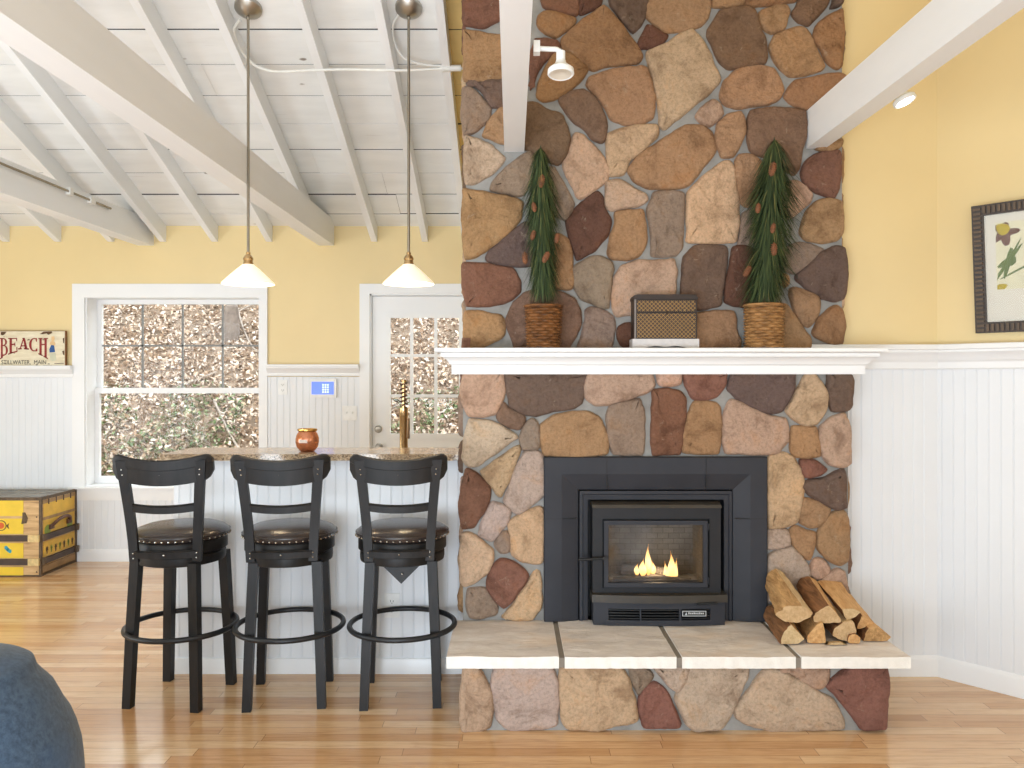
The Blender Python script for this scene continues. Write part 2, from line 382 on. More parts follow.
m = MB(); m.lathe([(.001, .06), (.02, .058), (.027, .045), (.02, .03), (.01, .022), (.011, .008), (.032, .006), (.033, 0)], px(379, 447, YD), 24, M=RY); struct(m.build('door_knob', NICKEL, dr))
# ================================================================== STONE FIREPLACE
YUP, YLO, YBA = 3.93, 3.83, 3.367
def fbm(x, y, z): return noise.fractal(Vector((x, y, z)), 1.0, 2.0, 4)
STN0 = {'tan': (192, 152, 110), 'gold': (188, 148, 100), 'cream': (226, 194, 156), 'pink': (214, 180, 152), 'brown': (146, 116, 92), 'dark': (124, 103, 88),
       'red': (148, 104, 82), 'dred': (120, 82, 66), 'grey': (168, 148, 128), 'mauve': (124, 102, 94), 'orange': (182, 138, 94), 'pale': (222, 200, 174), 'lgrey': (206, 188, 172), 'rose': (158, 108, 92)}
STN = {k: tuple(q*(.84*x+.16*(.35*r+.5*g+.15*b)) for x, q in ((r, 1.03), (g, .99), (b, .97))) for k, (r, g, b) in STN0.items()}
stone_rnd = random.Random(21)
def stone(bm, lay, pts, Y, col, h=.026, back=.03):
    """one field stone: rounded outline, raised face, uneven top. pts = (x, z) in the wall plane"""
    P = [Vector(p) for p in pts]
    if sum(a.x*b.y-b.x*a.y for a, b in zip(P, P[1:]+P[:1])) < 0: P.reverse()
    D = []
    for a, b in zip(P, P[1:]+P[:1]):
        n = max(1, int((b-a).length/.013)); D += [a.lerp(b, i/n) for i in range(n)]
    for _ in range(1):
        D = [(D[i-1]+D[i]*2+D[(i+1) % len(D)])/4 for i in range(len(D))]
    seed = stone_rnd.uniform(0, 90); N = len(D)
    D = [p+Vector((fbm(p.x*14, p.y*14, seed), fbm(p.x*14, p.y*14, seed+7)))*.006 for p in D]
    c = sum(D, Vector((0, 0)))/N
    D = [p+(p-c).normalized()*.0085 for p in D]; R = sum((p-c).length for p in D)/N
    hh = h*stone_rnd.uniform(.75, 1.15); tx, tz = stone_rnd.uniform(-.05, .05), stone_rnd.uniform(-.05, .05)
    rings = []
    for ins, hgt in ((0, -back), (-.001, .35), (.004, .72), (.011, .93), (.024, 1.0), (None, .72), (None, .48), (None, .24)):
        ring = []
        for i, p in enumerate(D):
            if ins is None: q = c+(p-c)*hgt*(1-.02/max(R, .03)); k = 1.03
            else:
                e = (D[(i+1) % N]-D[i-1]).normalized(); nn = Vector((-e.y, e.x)); d = min(ins, R*.3)
                q = p+nn*d; k = hgt
            if ins == 0: y = back
            else:
                u = q-c
                y = -hh*k-(u.x*tx+u.y*tz)*min(1, k)-fbm(q.x*9, q.y*9, seed)*.012*min(1, k)-abs(fbm(q.x*22, q.y*22, seed+3))*.011*min(1, k)
                y = min(y, .004)
            ring.append(bm.verts.new((q.x, Y+y, q.y)))
        rings.append(ring)
    fs = []
    for a, b in zip(rings, rings[1:]):
        for i in range(N):
            j = (i+1) % N; fs.append(bm.faces.new((a[i], a[j], b[j], b[i])))
    cv = bm.verts.new((c.x, Y-hh*1.03-fbm(c.x*9, c.y*9, seed)*.009, c.y)); a = rings[-1]
    for i in range(N): fs.append(bm.faces.new((a[i], a[(i+1) % N], cv)))
    k = stone_rnd.uniform(.92, 1.08); cc = [lin(v)*k for v in STN[col]]
    cc = [cc[0]*stone_rnd.uniform(.96, 1.04), cc[1], cc[2]*stone_rnd.uniform(.93, 1.07), 1]
    for f in fs:
        for lp in f.loops: lp[lay] = cc
TILES = {'1': (455, 0, 5.12), '2': (655, 0, 5.12), '3': (455, 120, 5.12), '4': (655, 120, 5.12), '5': (455, 220, 5.12), '6': (655, 220, 5.12),
         'a': (455, 360, 5.12), 'b': (660, 360, 5.12), 'c': (445, 490, 5.12), 'd': (720, 480, 5.12), 'e': (445, 610, 4.267), 'f': (670, 610, 4.267)}
UPPER0 = '''1 red 45,-80 262,-80 255,80 150,138 50,120
1 tan 45,150 160,170 240,180 290,210 285,400 240,408 110,415 50,405
1 dark 60,425 245,408 290,415 285,535 245,545 180,540 150,480 110,440
1 grey 38,450 80,445 130,490 180,555 160,620 100,670 45,685 35,580
1 tan 235,550 290,560 285,715 245,730 200,715 140,695 175,620
3 pale 50,85 110,100 190,140 250,190 235,230 170,280 100,320 55,325
3 grey 385,165 400,190 430,250 350,380 330,385 180,355 190,320 260,250 340,180
3 gold 45,350 170,375 300,400 340,420 330,500 300,550 200,635 110,695 50,710 40,500
3 mauve 345,530 420,540 430,740 330,745 230,735 160,715 180,670 270,590
3 grey 505,240 560,340 610,430 590,480 565,510 500,480 450,400 440,270
5 red 40,222 150,230 290,245 335,320 335,370 280,410 190,435 60,440 40,330
5 gold 50,470 130,470 230,490 255,530 250,590 200,620 110,660 45,660
5 brown 355,380 450,350 545,380 610,410 645,470 640,550 590,640 560,690 320,690 290,600 265,520 300,430
5 tan 535,75 580,95 600,200 600,350 570,355 480,340 440,250 450,90
5 grey 620,230 690,195 760,190 800,215 810,260 790,330 785,450 740,440 650,400 615,340 605,280
5 grey 690,450 760,465 810,500 815,560 805,625 780,690 620,690 650,600 670,520 665,470
5 dred 840,540 890,530 950,540 950,690 850,640 830,590
5 pink 850,240 940,212 1120,205 1130,250 1125,370 1110,420 1000,470 830,490 810,460 805,370 820,300
3 dred 730,365 755,400 755,450 795,510 780,590 720,665 625,715 605,640 580,560 570,520 620,450 680,395
3 pink 610,65 660,75 700,130 760,190 785,250 775,310 710,355 650,400 625,385 590,310 555,235 580,170 600,110
1 brown 370,520 420,530 490,575 540,590 575,650 585,700 570,790 530,840 470,820 400,780 350,750 340,600
3 cream 785,75 850,45 950,30 1020,22 1042,50 1030,95 960,150 900,200 870,270 790,285 780,200 780,120
4 tan -139,255 -104,310 -34,350 60,345 160,335 215,280 280,200 312,150 295,70 240,30 165,22 80,75 0,125 -90,190
3 pink 775,315 850,310 900,340 975,380 985,415 930,440 860,450 800,462 775,440
3 tan 815,480 900,465 960,460 975,540 975,640 950,690 880,715 800,705 785,680 800,590 825,530
4 grey -5,375 40,365 110,370 150,375 150,450 140,560 145,640 110,690 30,700 -20,690 -15,600 -35,450
4 cream 385,210 410,260 415,340 430,420 430,520 415,620 350,625 200,625 165,615 170,490 170,370 230,310 300,250 350,215
6 dark 200,135 300,130 370,140 370,220 345,330 335,430 250,455 170,450 135,400 145,300 150,190
6 tan 215,480 340,465 400,470 420,510 410,560 435,610 430,690 120,690 120,490
6 dred 400,140 450,130 560,180 550,420 470,440 400,435 360,420 365,330 390,230
4 tan 430,175 480,175 540,210 600,300 540,420 470,440 440,420 420,300 415,210
4 grey 450,480 520,450 560,480 560,640 430,635 445,560
4 pink 730,310 770,340 800,380 790,420 750,450 690,500 600,470 620,330
4 red 870,160 940,155 950,170 945,280 940,360 915,400 830,370 765,320 750,270 770,220 820,180
4 tan 830,420 900,405 950,415 960,480 960,570 930,615 850,630 770,605 745,570 765,520 775,470
6 grey 735,115 800,130 870,150 790,220 720,270 660,250 640,160
6 mauve 920,135 970,145 985,230 980,340 970,400 930,415 860,395 790,350 730,310 725,280 780,235 850,170
6 tan 690,350 730,345 830,395 845,430 830,490 790,545 760,525 710,450 695,400
6 orange 930,440 965,470 970,550 965,630 900,630 840,605 805,575 850,500 890,460
6 tan 675,430 700,470 760,560 800,610 790,690 600,690 620,440
6 tan 660,270 685,290 685,320 665,340 640,300
2 cream 195,150 240,205 290,300 330,400 320,430 260,490 180,550 90,630 45,660 25,640 18,520 -5,400 -25,340 -40,265 0,245 70,220 130,175
2 tan -35,-80 285,-80 280,30 265,90 230,130 150,150 60,160 10,125 -40,80
2 tan 295,-80 470,-80 450,25 400,35 300,30
2 brown 340,50 470,40 510,60 535,130 560,200 575,290 565,320 480,335 380,350 330,310 295,230 270,180 275,150
2 orange 480,-80 730,-80 725,5 560,25 500,30 465,20
2 tan 540,60 610,35 680,25 690,50 670,90 665,140 600,165 560,140 535,100
2 brown 740,-80 930,-80 865,40 790,125 740,105 700,65 740,20
2 tan 620,175 740,135 780,150 800,190 835,260 865,330 860,355 780,375 690,390 640,340 610,300 590,240
2 orange 960,45 965,200 960,330 930,350 890,320 850,240 815,180 830,130 890,85
2 dark 940,-80 965,-80 962,10 900,40
2 tan 440,345 540,335 620,350 635,400 655,460 635,510 560,530 430,550 380,545 345,510 335,480 360,410 400,370
2 orange 720,415 830,390 940,375 980,390 960,480 860,560 770,555 710,535 665,490 690,440
2 pink 290,510 330,540 350,580 310,620 285,645 240,625 210,590 250,545
2 tan 440,570 460,610 460,680 430,745 400,795 340,800 330,760 315,700 320,640 370,590
2 brown 490,565 600,555 710,560 770,570 770,700 750,764 740,860 715,890 640,850 560,800 490,770 480,690 480,600
4 tan 820,150 960,92 956,135 900,158
1 red 420,-80 640,-80 630,70 590,75 520,60 455,35
1 dred 640,-80 770,-80 740,20 690,50 645,75 630,60
1 orange 430,75 490,58 560,75 620,90 600,130 550,165 520,190 470,170 430,130 420,100
1 red 410,200 520,205 540,240 520,280 450,310 410,410 390,460 380,300
1 orange 500,275 570,270 620,300 680,350 640,410 570,470 500,510 450,515 420,490 430,430 470,340
1 orange 760,25 800,60 840,110 890,180 930,230 960,290 940,320 840,325 770,335 710,360 660,330 600,275 550,240 545,200 600,150 690,80
1 dark 790,-80 990,-80 980,60 950,130 910,165 870,110 830,60 800,20
1 dred 985,125 1040,155 1095,180 1060,220 1010,245 950,245 945,210
1 tan 690,395 800,360 900,345 980,350 1000,420 1020,500 1015,600 960,630 870,632 800,610 780,570 740,500 670,440
1 brown 600,465 660,455 720,500 750,560 780,640 775,700 750,730 710,715 660,650 610,620 560,560 530,520 545,495'''
_rt = random.Random(8); _x = 42; UPPER = UPPER0   # one more course above, under the roof
while _x < 1960:
    _w = _rt.uniform(190, 330); _b = min(_x+_w, 1985)
    UPPER += '\n1 %s ' % _rt.choice(['tan', 'brown', 'orange', 'pink', 'gold', 'dark']) + ' '.join('%d,%d' % p for p in ((_x+12, -300), (_x+_w*.5, -315), (_b-8, -295), (_b, -200), (_b-14, -104), (_x+_w*.5, -92), (_x+10, -100), (_x, -190)))
    _x = _b+10
LOWER = '''a pink 50,60 240,60 255,160 210,275 150,285 70,285 40,220 30,140
a dark 260,60 690,60 665,130 650,225 600,250 500,255 420,285 340,270 285,240 265,130
a brown 250,215 290,260 345,280 360,310 330,355 280,345 215,300 220,260
a pale 75,305 180,320 220,335 310,385 320,400 270,430 180,490 120,540 70,545 40,500 45,420 60,360
a cream 325,440 330,470 290,580 235,700 215,680 130,570 200,525 270,470
a grey 400,300 425,330 430,400 435,450 390,460 340,455 335,400 355,340
a lgrey 350,475 430,470 455,500 455,690 420,720 370,760 330,790 290,765 250,720 280,650 310,560
a tan 520,280 670,265 740,300 770,360 785,410 780,480 600,495 460,490 435,420 440,330
a pink 690,60 1010,60 1015,130 980,170 880,200 790,225 730,235 670,195 665,160
a grey 790,240 870,215 945,200 965,280 970,400 960,480 810,480 790,400 780,300
c red 105,-105 160,-80 232,-10 225,40 195,110 150,190 85,195 75,100 85,0
c lgrey 240,60 300,85 340,110 330,150 280,215 240,265 175,230 190,170 215,110
c cream 480,85 500,100 503,370 470,378 400,365 345,335 340,260 325,180 350,150 410,120
c grey 310,210 330,260 330,310 290,325 255,280 275,240
c cream 85,235 120,222 180,260 240,310 245,350 220,420 160,465 100,495 75,465 80,400 70,350 80,290
c rose 280,360 330,365 390,400 425,435 400,490 350,550 300,605 265,570 220,500 220,450 250,390
c cream 460,420 485,425 495,480 490,600 450,660 350,662 290,650 340,600 400,520
c grey 120,510 200,510 240,560 265,600 255,640 180,655 125,650 112,580
b pink -10,60 105,60 105,120 60,128 0,128 -12,110
b rose 120,60 340,60 330,130 290,185 230,205 170,195 130,120
b red -35,160 20,150 110,165 130,200 130,280 115,400 105,480 -35,485 -40,400 -35,280
b tan 180,215 290,220 312,250 310,400 300,480 125,475 120,430 135,320 155,250
b mauve 370,60 690,60 690,140 660,200 620,260 570,270 500,255 400,200 350,150
b pink 370,205 440,230 540,285 640,300 655,350 655,420 600,470 540,480 340,475 325,420 330,300 340,240
b cream 750,70 790,65 830,120 850,170 850,260 810,320 750,335 700,310 645,265 690,190 720,120
b dark 860,60 930,60 985,80 990,150 980,240 940,260 880,255 865,200
b tan 680,340 800,350 815,420 825,490 750,500 690,490 670,460
b pink 950,270 970,330 975,430 975,530 930,550 870,535 835,480 820,390 825,340 880,300
b cream 640,480 690,510 725,570 735,640 730,700 710,825 650,850 555,860 553,500 590,485
b rose 720,510 790,515 850,555 820,585 745,600 730,550
b mauve 940,560 955,600 950,700 955,760 910,765 850,740 760,690 735,650 760,615 850,610
d tan 430,90 500,115 570,150 545,185 520,235 480,245 410,220 415,160
d tan 590,165 640,160 658,200 660,320 655,410 620,435 560,410 510,360 500,320 515,250 545,190
d tan 390,235 440,265 490,270 480,330 465,410 430,395 390,350 360,300 355,260
d lgrey 246,255 340,255 350,300 358,335 300,350 248,355
d lgrey 250,390 310,360 365,345 420,400 455,460 455,500 380,620 246,620
d pink 480,410 520,400 560,450 555,470 520,500 480,505 465,460
d pink 600,455 640,470 650,510 650,600 640,690 560,690 500,560 530,510
d lgrey 250,640 370,640 480,560 550,705 250,710'''
BASE = '''e pink 80,235 140,235 165,290 190,340 200,420 195,500 140,518 65,512 70,350
e lgrey 220,240 450,240 475,300 480,420 475,490 420,510 270,510 230,480 210,400 200,300
e cream 495,240 740,240 780,300 810,400 825,460 740,490 620,515 530,505 500,470 490,350
e grey 790,240 850,250 890,285 850,330 825,365 800,310
e rose 895,310 940,350 980,430 1005,480 1000,500 850,505 830,430 830,380 860,345
e lgrey 890,240 1050,240 1020,310 993,352 950,320
f pale 100,240 335,240 325,300 290,380 240,470 210,505 100,510 70,480 40,420 25,380 60,320
f pale 420,250 480,265 580,320 690,385 745,470 745,510 640,512 440,515 330,490 285,460 280,410 330,360 380,290
f pink 460,240 680,240 670,300 655,335 620,335 540,290
f rose 780,240 925,240 930,330 925,430 915,505 820,512 780,450 730,380 670,325 710,290'''
def facing(name, spec, Y, parent, zmin=None, h=.028):
    bm = bmesh.new(); lay = bm.loops.layers.float_color.new('col'); Yf = Y-.015
    for ln in spec.splitlines():
        t, c, *pp = ln.split(); ox, oy, s = TILES[t]; P = []
        for p in pp:
            x, y = map(float, p.split(',')); q = px(ox+x/s, oy+y/s, Yf); P.append((q.x, max(q.z, zmin) if zmin is not None else q.z))
        stone(bm, lay, P, Y, c, h)
    m = MB(); m.bm.free(); m.bm = bm
    return m.build(name, STONE, parent, 50)
FX0, FX1 = -.25, 1.638
fp = thing('stone_fireplace', 'field-stone chimney and fireplace with a raised stone hearth', 'fireplace', (.68, 3.83, 0))
HT = .324
m = MB(); ux0, ux1 = kx(466, YUP), kx(842, YUP)
m.box(ux0, ux1, YUP, 4.62, 1.5, 3.39)
for v in m.bm.verts:
    if v.co.z > 3: v.co.z = ceil_z(v.co.y)-.004
m.build('chimney_breast', MORTAR, fp, 0)
ex0, ex1, ez1 = kx(546, YLO), kx(766, YLO), kz(459, YLO)
m = MB(); lx0_, lx1_ = kx(463, YLO), kx(848, YLO)
m.box(lx0_, ex0+.05, YLO, 4.62, 0, 1.6); m.box(ex1-.05, lx1_, YLO, 4.62, 0, 1.6); m.box(ex0+.05, ex1-.05, YLO, 4.62, ez1-.06, 1.6)
m.box(ex0+.05, ex1-.05, 4.35, 4.62, 0, ez1); m.build('fireplace_breast', MORTAR, fp, 0)
facing('chimney_stones', UPPER, YUP, fp)
facing('fireplace_stones', LOWER, YLO, fp, HT)
m = MB(); m.box(kx(462, YBA), kx(885, YBA), YBA, YLO-.001, 0, .275); m.build('hearth_base', MORTAR, fp, 0)
facing('hearth_stones', BASE, YBA, fp, .002)
# rough stones on the two sides of the chimney
rs = random.Random(5)
for s_ in (0, 1):
    bm = bmesh.new(); lay = bm.loops.layers.float_color.new('col'); z = .33
    while z < 3.15:
        hz = rs.uniform(.16, .3); y = YLO+.01 if z < 1.5 else YUP+.01
        while y < 4.5:
            wy = rs.uniform(.14, .3); y1 = min(y+wy, 4.6); P = []
            for k in range(9):
                a = 2*PI*k/9+rs.uniform(-.2, .2); P.append(((y+y1)/2+(y1-y)*.48*math.copysign(abs(math.cos(a))**.6, math.cos(a)), z+hz/2+hz*.46*math.copysign(abs(math.sin(a))**.6, math.sin(a))))
            stone(bm, lay, P, 0, rs.choice(['tan', 'pink', 'grey', 'brown', 'cream', 'red', 'dark']), .024)
            y = y1+.012
        z += hz+.012
    for v in bm.verts:   # turn the flat stones round onto the side face
        yy = v.co.x; d = -v.co.y*.8; up = v.co.z > 1.56
        v.co = Vector(((ux1 if up else lx1_)+d if s_ else (ux0 if up else lx0_)-d, yy, v.co.z))
    m = MB(); m.bm.free(); m.bm = bm; m.build('side_stones', STONE, fp, 50)
# hearth slabs
def slab_mat():
    n = NT('limestone_slab'); v = n.tc((1, 2.2, 1)); f = n.noise(v, 5, 7, .62, .6)
    c = n.ramp(f, [(.3, rgb(208, 196, 186)), (.5, rgb(227, 216, 206)), (.7, rgb(238, 230, 222))])
    rust = n.ramp(n.noise(n.tc((1, 2, 1)), 2.6, 4), [(.55, (0, 0, 0)), (.7, (.5, .5, .5))])
    n.base(n.mix(c, rgb(232, 204, 174), rust)); n.set(.75, spec=.3); n.bump(n.noise(v, 11, 8, .65, .8), .5, .012); return n.m
SLABM = slab_mat()
SLE = simple('limestone_pale_edge', rgb(240, 236, 228), .8, var=.05, nscale=30, bump=.4)  # slab rim faces, paler than the top
ys0, ys1 = 3.32, YLO-.004
fx = [-.272, .207, .695, 1.19, 1.656]
for a, b in zip(fx, fx[1:]):
    ga = .012 if a != fx[0] else 0; gb = .012 if b != fx[-1] else 0
    nx, ny = 40, 40; m = MB(); G = []
    x0, x1 = a+ga, b-gb
    for jn in range(ny+1):
        row = []
        for i in range(nx+1):
            x = x0+(x1-x0)*i/nx; y = ys0+(ys1-ys0)*jn/ny
            z = HT+fbm(x*5+a*9, y*9, 3)*.0035
            if jn == 0: y += fbm(x*30, 1, 5)*.003
            row.append((x, y, z))
        G.append(row)
    V = [[m.bm.verts.new(p) for p in r] for r in G]
    for jn in range(ny):
        for i in range(nx): m.bm.faces.new((V[jn][i], V[jn][i+1], V[jn+1][i+1], V[jn+1][i]))
    rim = V[0]+[V[k][nx] for k in range(1, ny+1)]+V[ny][-2::-1]+[V[k][0] for k in range(ny-1, 0, -1)]
    rim = [v for v in rim]
    B = [m.bm.verts.new((v.co.x, v.co.y+fbm(v.co.x*40, 0, 9)*.002, .276)) for v in rim]
    for i in range(len(rim)):
        j2 = (i+1) % len(rim); f_ = m.bm.faces.new((rim[i], B[i], B[j2], rim[j2])); f_.material_index = 1
    m.bm.faces.new(B)
    m.build('hearth_slab', [SLABM, SLE], fp, 30)
JM = simple('slab_joint_mortar', rgb(138, 128, 116), .95, var=.1, bump=.4); 
for x in fx[1:-1]: m = MB(); m.box(x-.0125, x+.0125, ys0+.008, ys1, .277, HT-.006); m.build('slab_joint', JM, fp, 0)
# ------------------------------------------------ mantel shelf
mp_ = [(o, z) for o, z in ((0, 1.500), (.036, 1.500), (.036, 1.540), (.042, 1.546), (.047, 1.548), (.049, 1.555), (.058, 1.568), (.072, 1.578), (.078, 1.581), (.084, 1.582), (.084, 1.598), (.098, 1.603), (.110, 1.605), (.110, 1.620), (.107, 1.6225), (0, 1.6225))]
m = MB(); m.sweep(mp_, [(FX0, 3.985), (FX0, YLO-.004), (FX1, YLO-.004), (FX1, 3.985)])
m.box(FX0+.001, FX1-.001, YLO-.03, YUP-.006, 1.57, 1.6215)
ml = thing('mantel_shelf', 'long white moulded mantel shelf across the stone chimney', 'mantel', (.68, 3.8, 1.5))
m.build('shelf_moulding', TRIMW, ml, 28)
# ------------------------------------------------ fireplace insert (wood stove)
IRON = simple('charcoal_painted_iron', rgb(46, 47, 53), .6, var=.12, nscale=7, bump=.12, spec=.35)
IRON2 = simple('dark_cast_iron', rgb(32, 32, 35), .55, var=.15, nscale=9, bump=.12, spec=.35)
BLACK = simple('flat_black_steel', rgb(20, 20, 21), .6, bump=.05)
BROWNI = simple('browned_iron_top', rgb(58, 52, 44), .5, var=.2, bump=.1)
st = thing('fireplace_insert', 'charcoal iron wood stove insert with a glowing glass door', 'stove', (.69, 3.78, HT+.003))
def P_(x, y, Y=3.80): return kx(x, Y), kz(y, Y)
zb = HT+.003
def bevel_frame(name, outer, inner, steps, mat):
    """frame lofted from outer rect to inner rect; steps = (t, y) between them; three sides only (open at the hearth)"""
    (ox0, ox1, oz1), (ix0, ix1, iz1) = outer, inner; m = MB(); R = []
    for t, y in steps:
        x0 = ox0+(ix0-ox0)*t; x1 = ox1+(ix1-ox1)*t; z = oz1+(iz1-oz1)*t
        R.append([Vector((x0, y, zb)), Vector((x0, y, z)), Vector((x1, y, z)), Vector((x1, y, zb))])
    m.loft(R, False, False); return m.build(name, mat, st, 20)
o_ = (*[P_(x, 457)[0] for x in (543.9, 767.2)], P_(500, 457)[1]); i1 = (*[P_(x, 457)[0] for x in (578.5, 733.5)], P_(500, 490)[1])
i2 = (*[P_(x, 457)[0] for x in (588, 724.8)], P_(500, 500)[1])
bevel_frame('surround', o_, i1, ((0, 3.85), (0, 3.797), (.03, 3.792), (.5, 3.792), (.52, 3.793), (.97, 3.812), (1, 3.815), (1, 3.86)), IRON)
def inset(r, d): return (r[0]+d, r[1]-d, r[2]-d)
bevel_frame('inner_surround', inset(i1, .006), i2, ((0, 3.86), (0, 3.806), (.35, 3.806), (.45, 3.812), (1, 3.814), (1, 4.1)), IRON)
# panel seams
for x in (606.7, 705.8): m = MB(); m.box(kx(x, 3.8)-.0015, kx(x, 3.8)+.0015, 3.7905, 3.80, P_(0, 489)[1], P_(0, 457.5)[1]); m.build('panel_seam', BLACK, st, 0)
for x0, x1 in ((544.5, 577), (735, 766.5)): m = MB(); m.box(kx(x0, 3.8), kx(x1, 3.8), 3.7912, 3.80, P_(0, 518.5)[1]-.0012, P_(0, 518.5)[1]+.0012); m.build('panel_seam', BLACK, st, 0)
m = MB(); m.box(i2[0]-.004, i2[1]+.004, 3.90, 3.905, zb, i2[2]); m.bm.faces.ensure_lookup_table()
sx0, sx1, sz0, sz1 = kx(592.5, 3.77), kx(720.5, 3.77), kz(594, 3.77), kz(503, 3.77)
# backing with an opening for the stove body
m.bm.free(); m = MB(); m.box(i2[0]-.004, sx0, 3.88, 3.89, zb, i2[2]+.004); m.box(sx1, i2[1]+.004, 3.88, 3.89, zb, i2[2]+.004); m.box(sx0, sx1, 3.88, 3.89, sz1, i2[2]+.004); m.build('backing_plate', BLACK, st, 0)
gx0, gx1, gz0, gz1 = kx(602.5, 3.765), kx(709.5, 3.765), kz(587.5, 3.765), kz(519, 3.765)
m = MB(); frame(m, sx0, sx1, sz0, sz1-.02, .04, 3.765, 3.9, wl=gx0-sx0, wr=sx1-gx1, wt=sz1-.02-gz1, wb=gz0-sz0); m.bevel(.006, 2); m.build('stove_body', IRON2, st, 30)
m = MB(); m.prism([(sx0-.002, 3.9, sz1-.022), (sx0-.002, 3.757, sz1-.022), (sx0-.002, 3.764, sz1-.008), (sx0-.002, 3.80, sz1), (sx0-.002, 3.9, sz1)], (sx1-sx0+.004, 0, 0)); m.bevel(.004, 2); m.build('stove_top', BROWNI, st, 30)
dx0_, dx1_, dz0_, dz1_ = gx0+.006, gx1-.012, gz0+.004, gz1-.006
m = MB(); frame(m, dx0_, dx1_, dz0_, dz1_, .02, 3.752, 3.775); m.bevel(.006, 3)
door = m.build('stove_door', IRON, st, 30)
m = MB(); frame(m, gx0, gx1, gz0, gz1, .03, 3.785, 3.79); m.build('door_gasket', BLACK, st, 0)
def sooty_glass():
    n = NT('sooty_stove_glass'); t = n.t; out = t.nodes['Material Output']
    tr = n.n('ShaderNodeBsdfTransparent'); gl = n.n('ShaderNodeBsdfGlossy'); gl.inputs['Roughness'].default_value = .05; df = n.n('ShaderNodeBsdfDiffuse')
    tr.inputs[0].default_value = (.9, .92, .95, 1)
    fr = n.n('ShaderNodeFresnel'); fr.inputs[0].default_value = 1.6; a = n.n('ShaderNodeMixShader'); b = n.n('ShaderNodeMixShader')
    n.l(n.math('ADD', n.math('MULTIPLY', fr.outputs[0], .45), .015), a.inputs[0]); n.l(tr.outputs[0], a.inputs[1]); n.l(gl.outputs[0], a.inputs[2])
    tcg = n.n('ShaderNodeTexCoord'); s = n.n('ShaderNodeSeparateXYZ'); n.l(tcg.outputs['Generated'], s.inputs[0])
    ex = n.math('ABSOLUTE', n.math('SUBTRACT', s.outputs[0], .5))
    f = n.math('ADD', n.math('MULTIPLY', n.noise(n.tc(), 11, 5, .6), .3), ex)
    ez = n.math('ABSOLUTE', n.math('SUBTRACT', s.outputs[2], .45)); f = n.math('SUBTRACT', f, n.math('MULTIPLY', ez, .2))
    soot = n.ramp(f, [(.5, (0, 0, 0)), (.62, (.6, .6, .6))])
    df.inputs[0].default_value = rgb(104, 84, 62)
    n.l(soot, b.inputs[0]); n.l(a.outputs[0], b.inputs[1]); n.l(df.outputs[0], b.inputs[2]); n.l(b.outputs[0], out.inputs[0]); return n.m
m = MB(); m.box(dx0_+.018, dx1_-.018, 3.765, 3.769, dz0_+.018, dz1_-.018); m.build('door_glass', sooty_glass(), door, 0)
hz = kz(559, 3.74); hx0 = kx(578.5, 3.74); hx1 = kx(606, 3.74)
m = MB(); m.tube([(hx0, 3.735, hz-.002), (hx0+.05, 3.732, hz), (hx1-.01, 3.738, hz+.004)], [.006, .0065, .005], 12)
m.lathe([(.001, 0), (.010, 0), (.010, .02), (.001, .02)], (hx1-.006, 3.752, hz+.004), 14, M=Matrix.Rotation(PI/2, 4, 'X')); m.build('door_handle', BLACK, door)
for z in (dz0_+.03, dz1_-.03): m = MB(); m.lathe([(.001, -.016), (.006, -.016), (.006, .016), (.001, .016)], (dx1_+.007, 3.762, z), 12); m.build('door_hinge', IRON2, st)
# ledge and grille at the foot of the stove
bx0, bx1, bz1 = kx(593.6, 3.735), kx(725.4, 3.735), kz(602, 3.735)
m = MB(); arc = lambda x, d: d-.02*(1-((x-(bx0+bx1)/2)/((bx1-bx0)/2))**2)
def bowed(m, x0, x1, y, z0, z1, dep, k=14):
    A = [(x0+(x1-x0)*i/k) for i in range(k+1)]
    pts = [Vector((x, arc(x, y), z0)) for x in A]+[Vector((x1, y+dep, z0)), Vector((x0, y+dep, z0))]
    m.prism(pts, (0, 0, z1-z0)); return m
bowed(m, bx0-.008, bx1+.008, 3.728, bz1, kz(593, 3.76), .12); m.bevel(.003, 2); m.build('ash_ledge', BROWNI, st, 25)
fz0, fz1 = kz(622.5, 3.74), bz1; vz0, vz1 = kz(620, 3.735), kz(608.8, 3.735)
m = MB(); bowed(m, bx0, bx1, 3.745, zb, vz0, .1); bowed(m, bx0, bx1, 3.745, vz1, bz1, .1)
vx = [kx(x, 3.735) for x in (608.5, 639.7, 641, 679, 681, 710.5)]
bowed(m, bx0, vx[0], 3.745, vz0, vz1, .1, 2); bowed(m, vx[1], vx[2], 3.745, vz0, vz1, .1, 2); bowed(m, vx[3], vx[4], 3.745, vz0, vz1, .1, 2); bowed(m, vx[5], bx1, 3.745, vz0, vz1, .1, 2)
m.build('stove_base', IRON, st, 20)
m = MB(); m.box(bx0+.01, bx1-.01, 3.765, 3.77, vz0-.004, vz1+.004); m.build('grille_backing', BLACK, st, 0)
m = MB()
for k in range(4):
    z = vz0+(vz1-vz0)*(k+.5)/4; bowed(m, vx[0], vx[5], 3.752, z-.002, z+.002, .008)
m.build('louver', BLACK, st, 0)
ax = kx(707, 3.71); az = kz(603.6, 3.715); m = MB(); m.tube([(kx(696.5, 3.715), 3.722, az), (kx(698, 3.715), 3.712, az-.001), (kx(717, 3.715), 3.714, az+.002)], [.004, .006, .0055], 10); m.build('air_lever', BLACK, st)
SILV = simple('silver_badge', rgb(206, 214, 220), .35, metal=.6, bump=0); m = MB()
qx0, qx1, qz0, qz1 = kx(682.4, 3.715), kx(706.2, 3.715), kz(616.3, 3.715), kz(610.9, 3.715)
m.box(qx0, qx1, 3.716, 3.73, qz0, qz1); bd = m.build('badge', BLACK, st, 0)
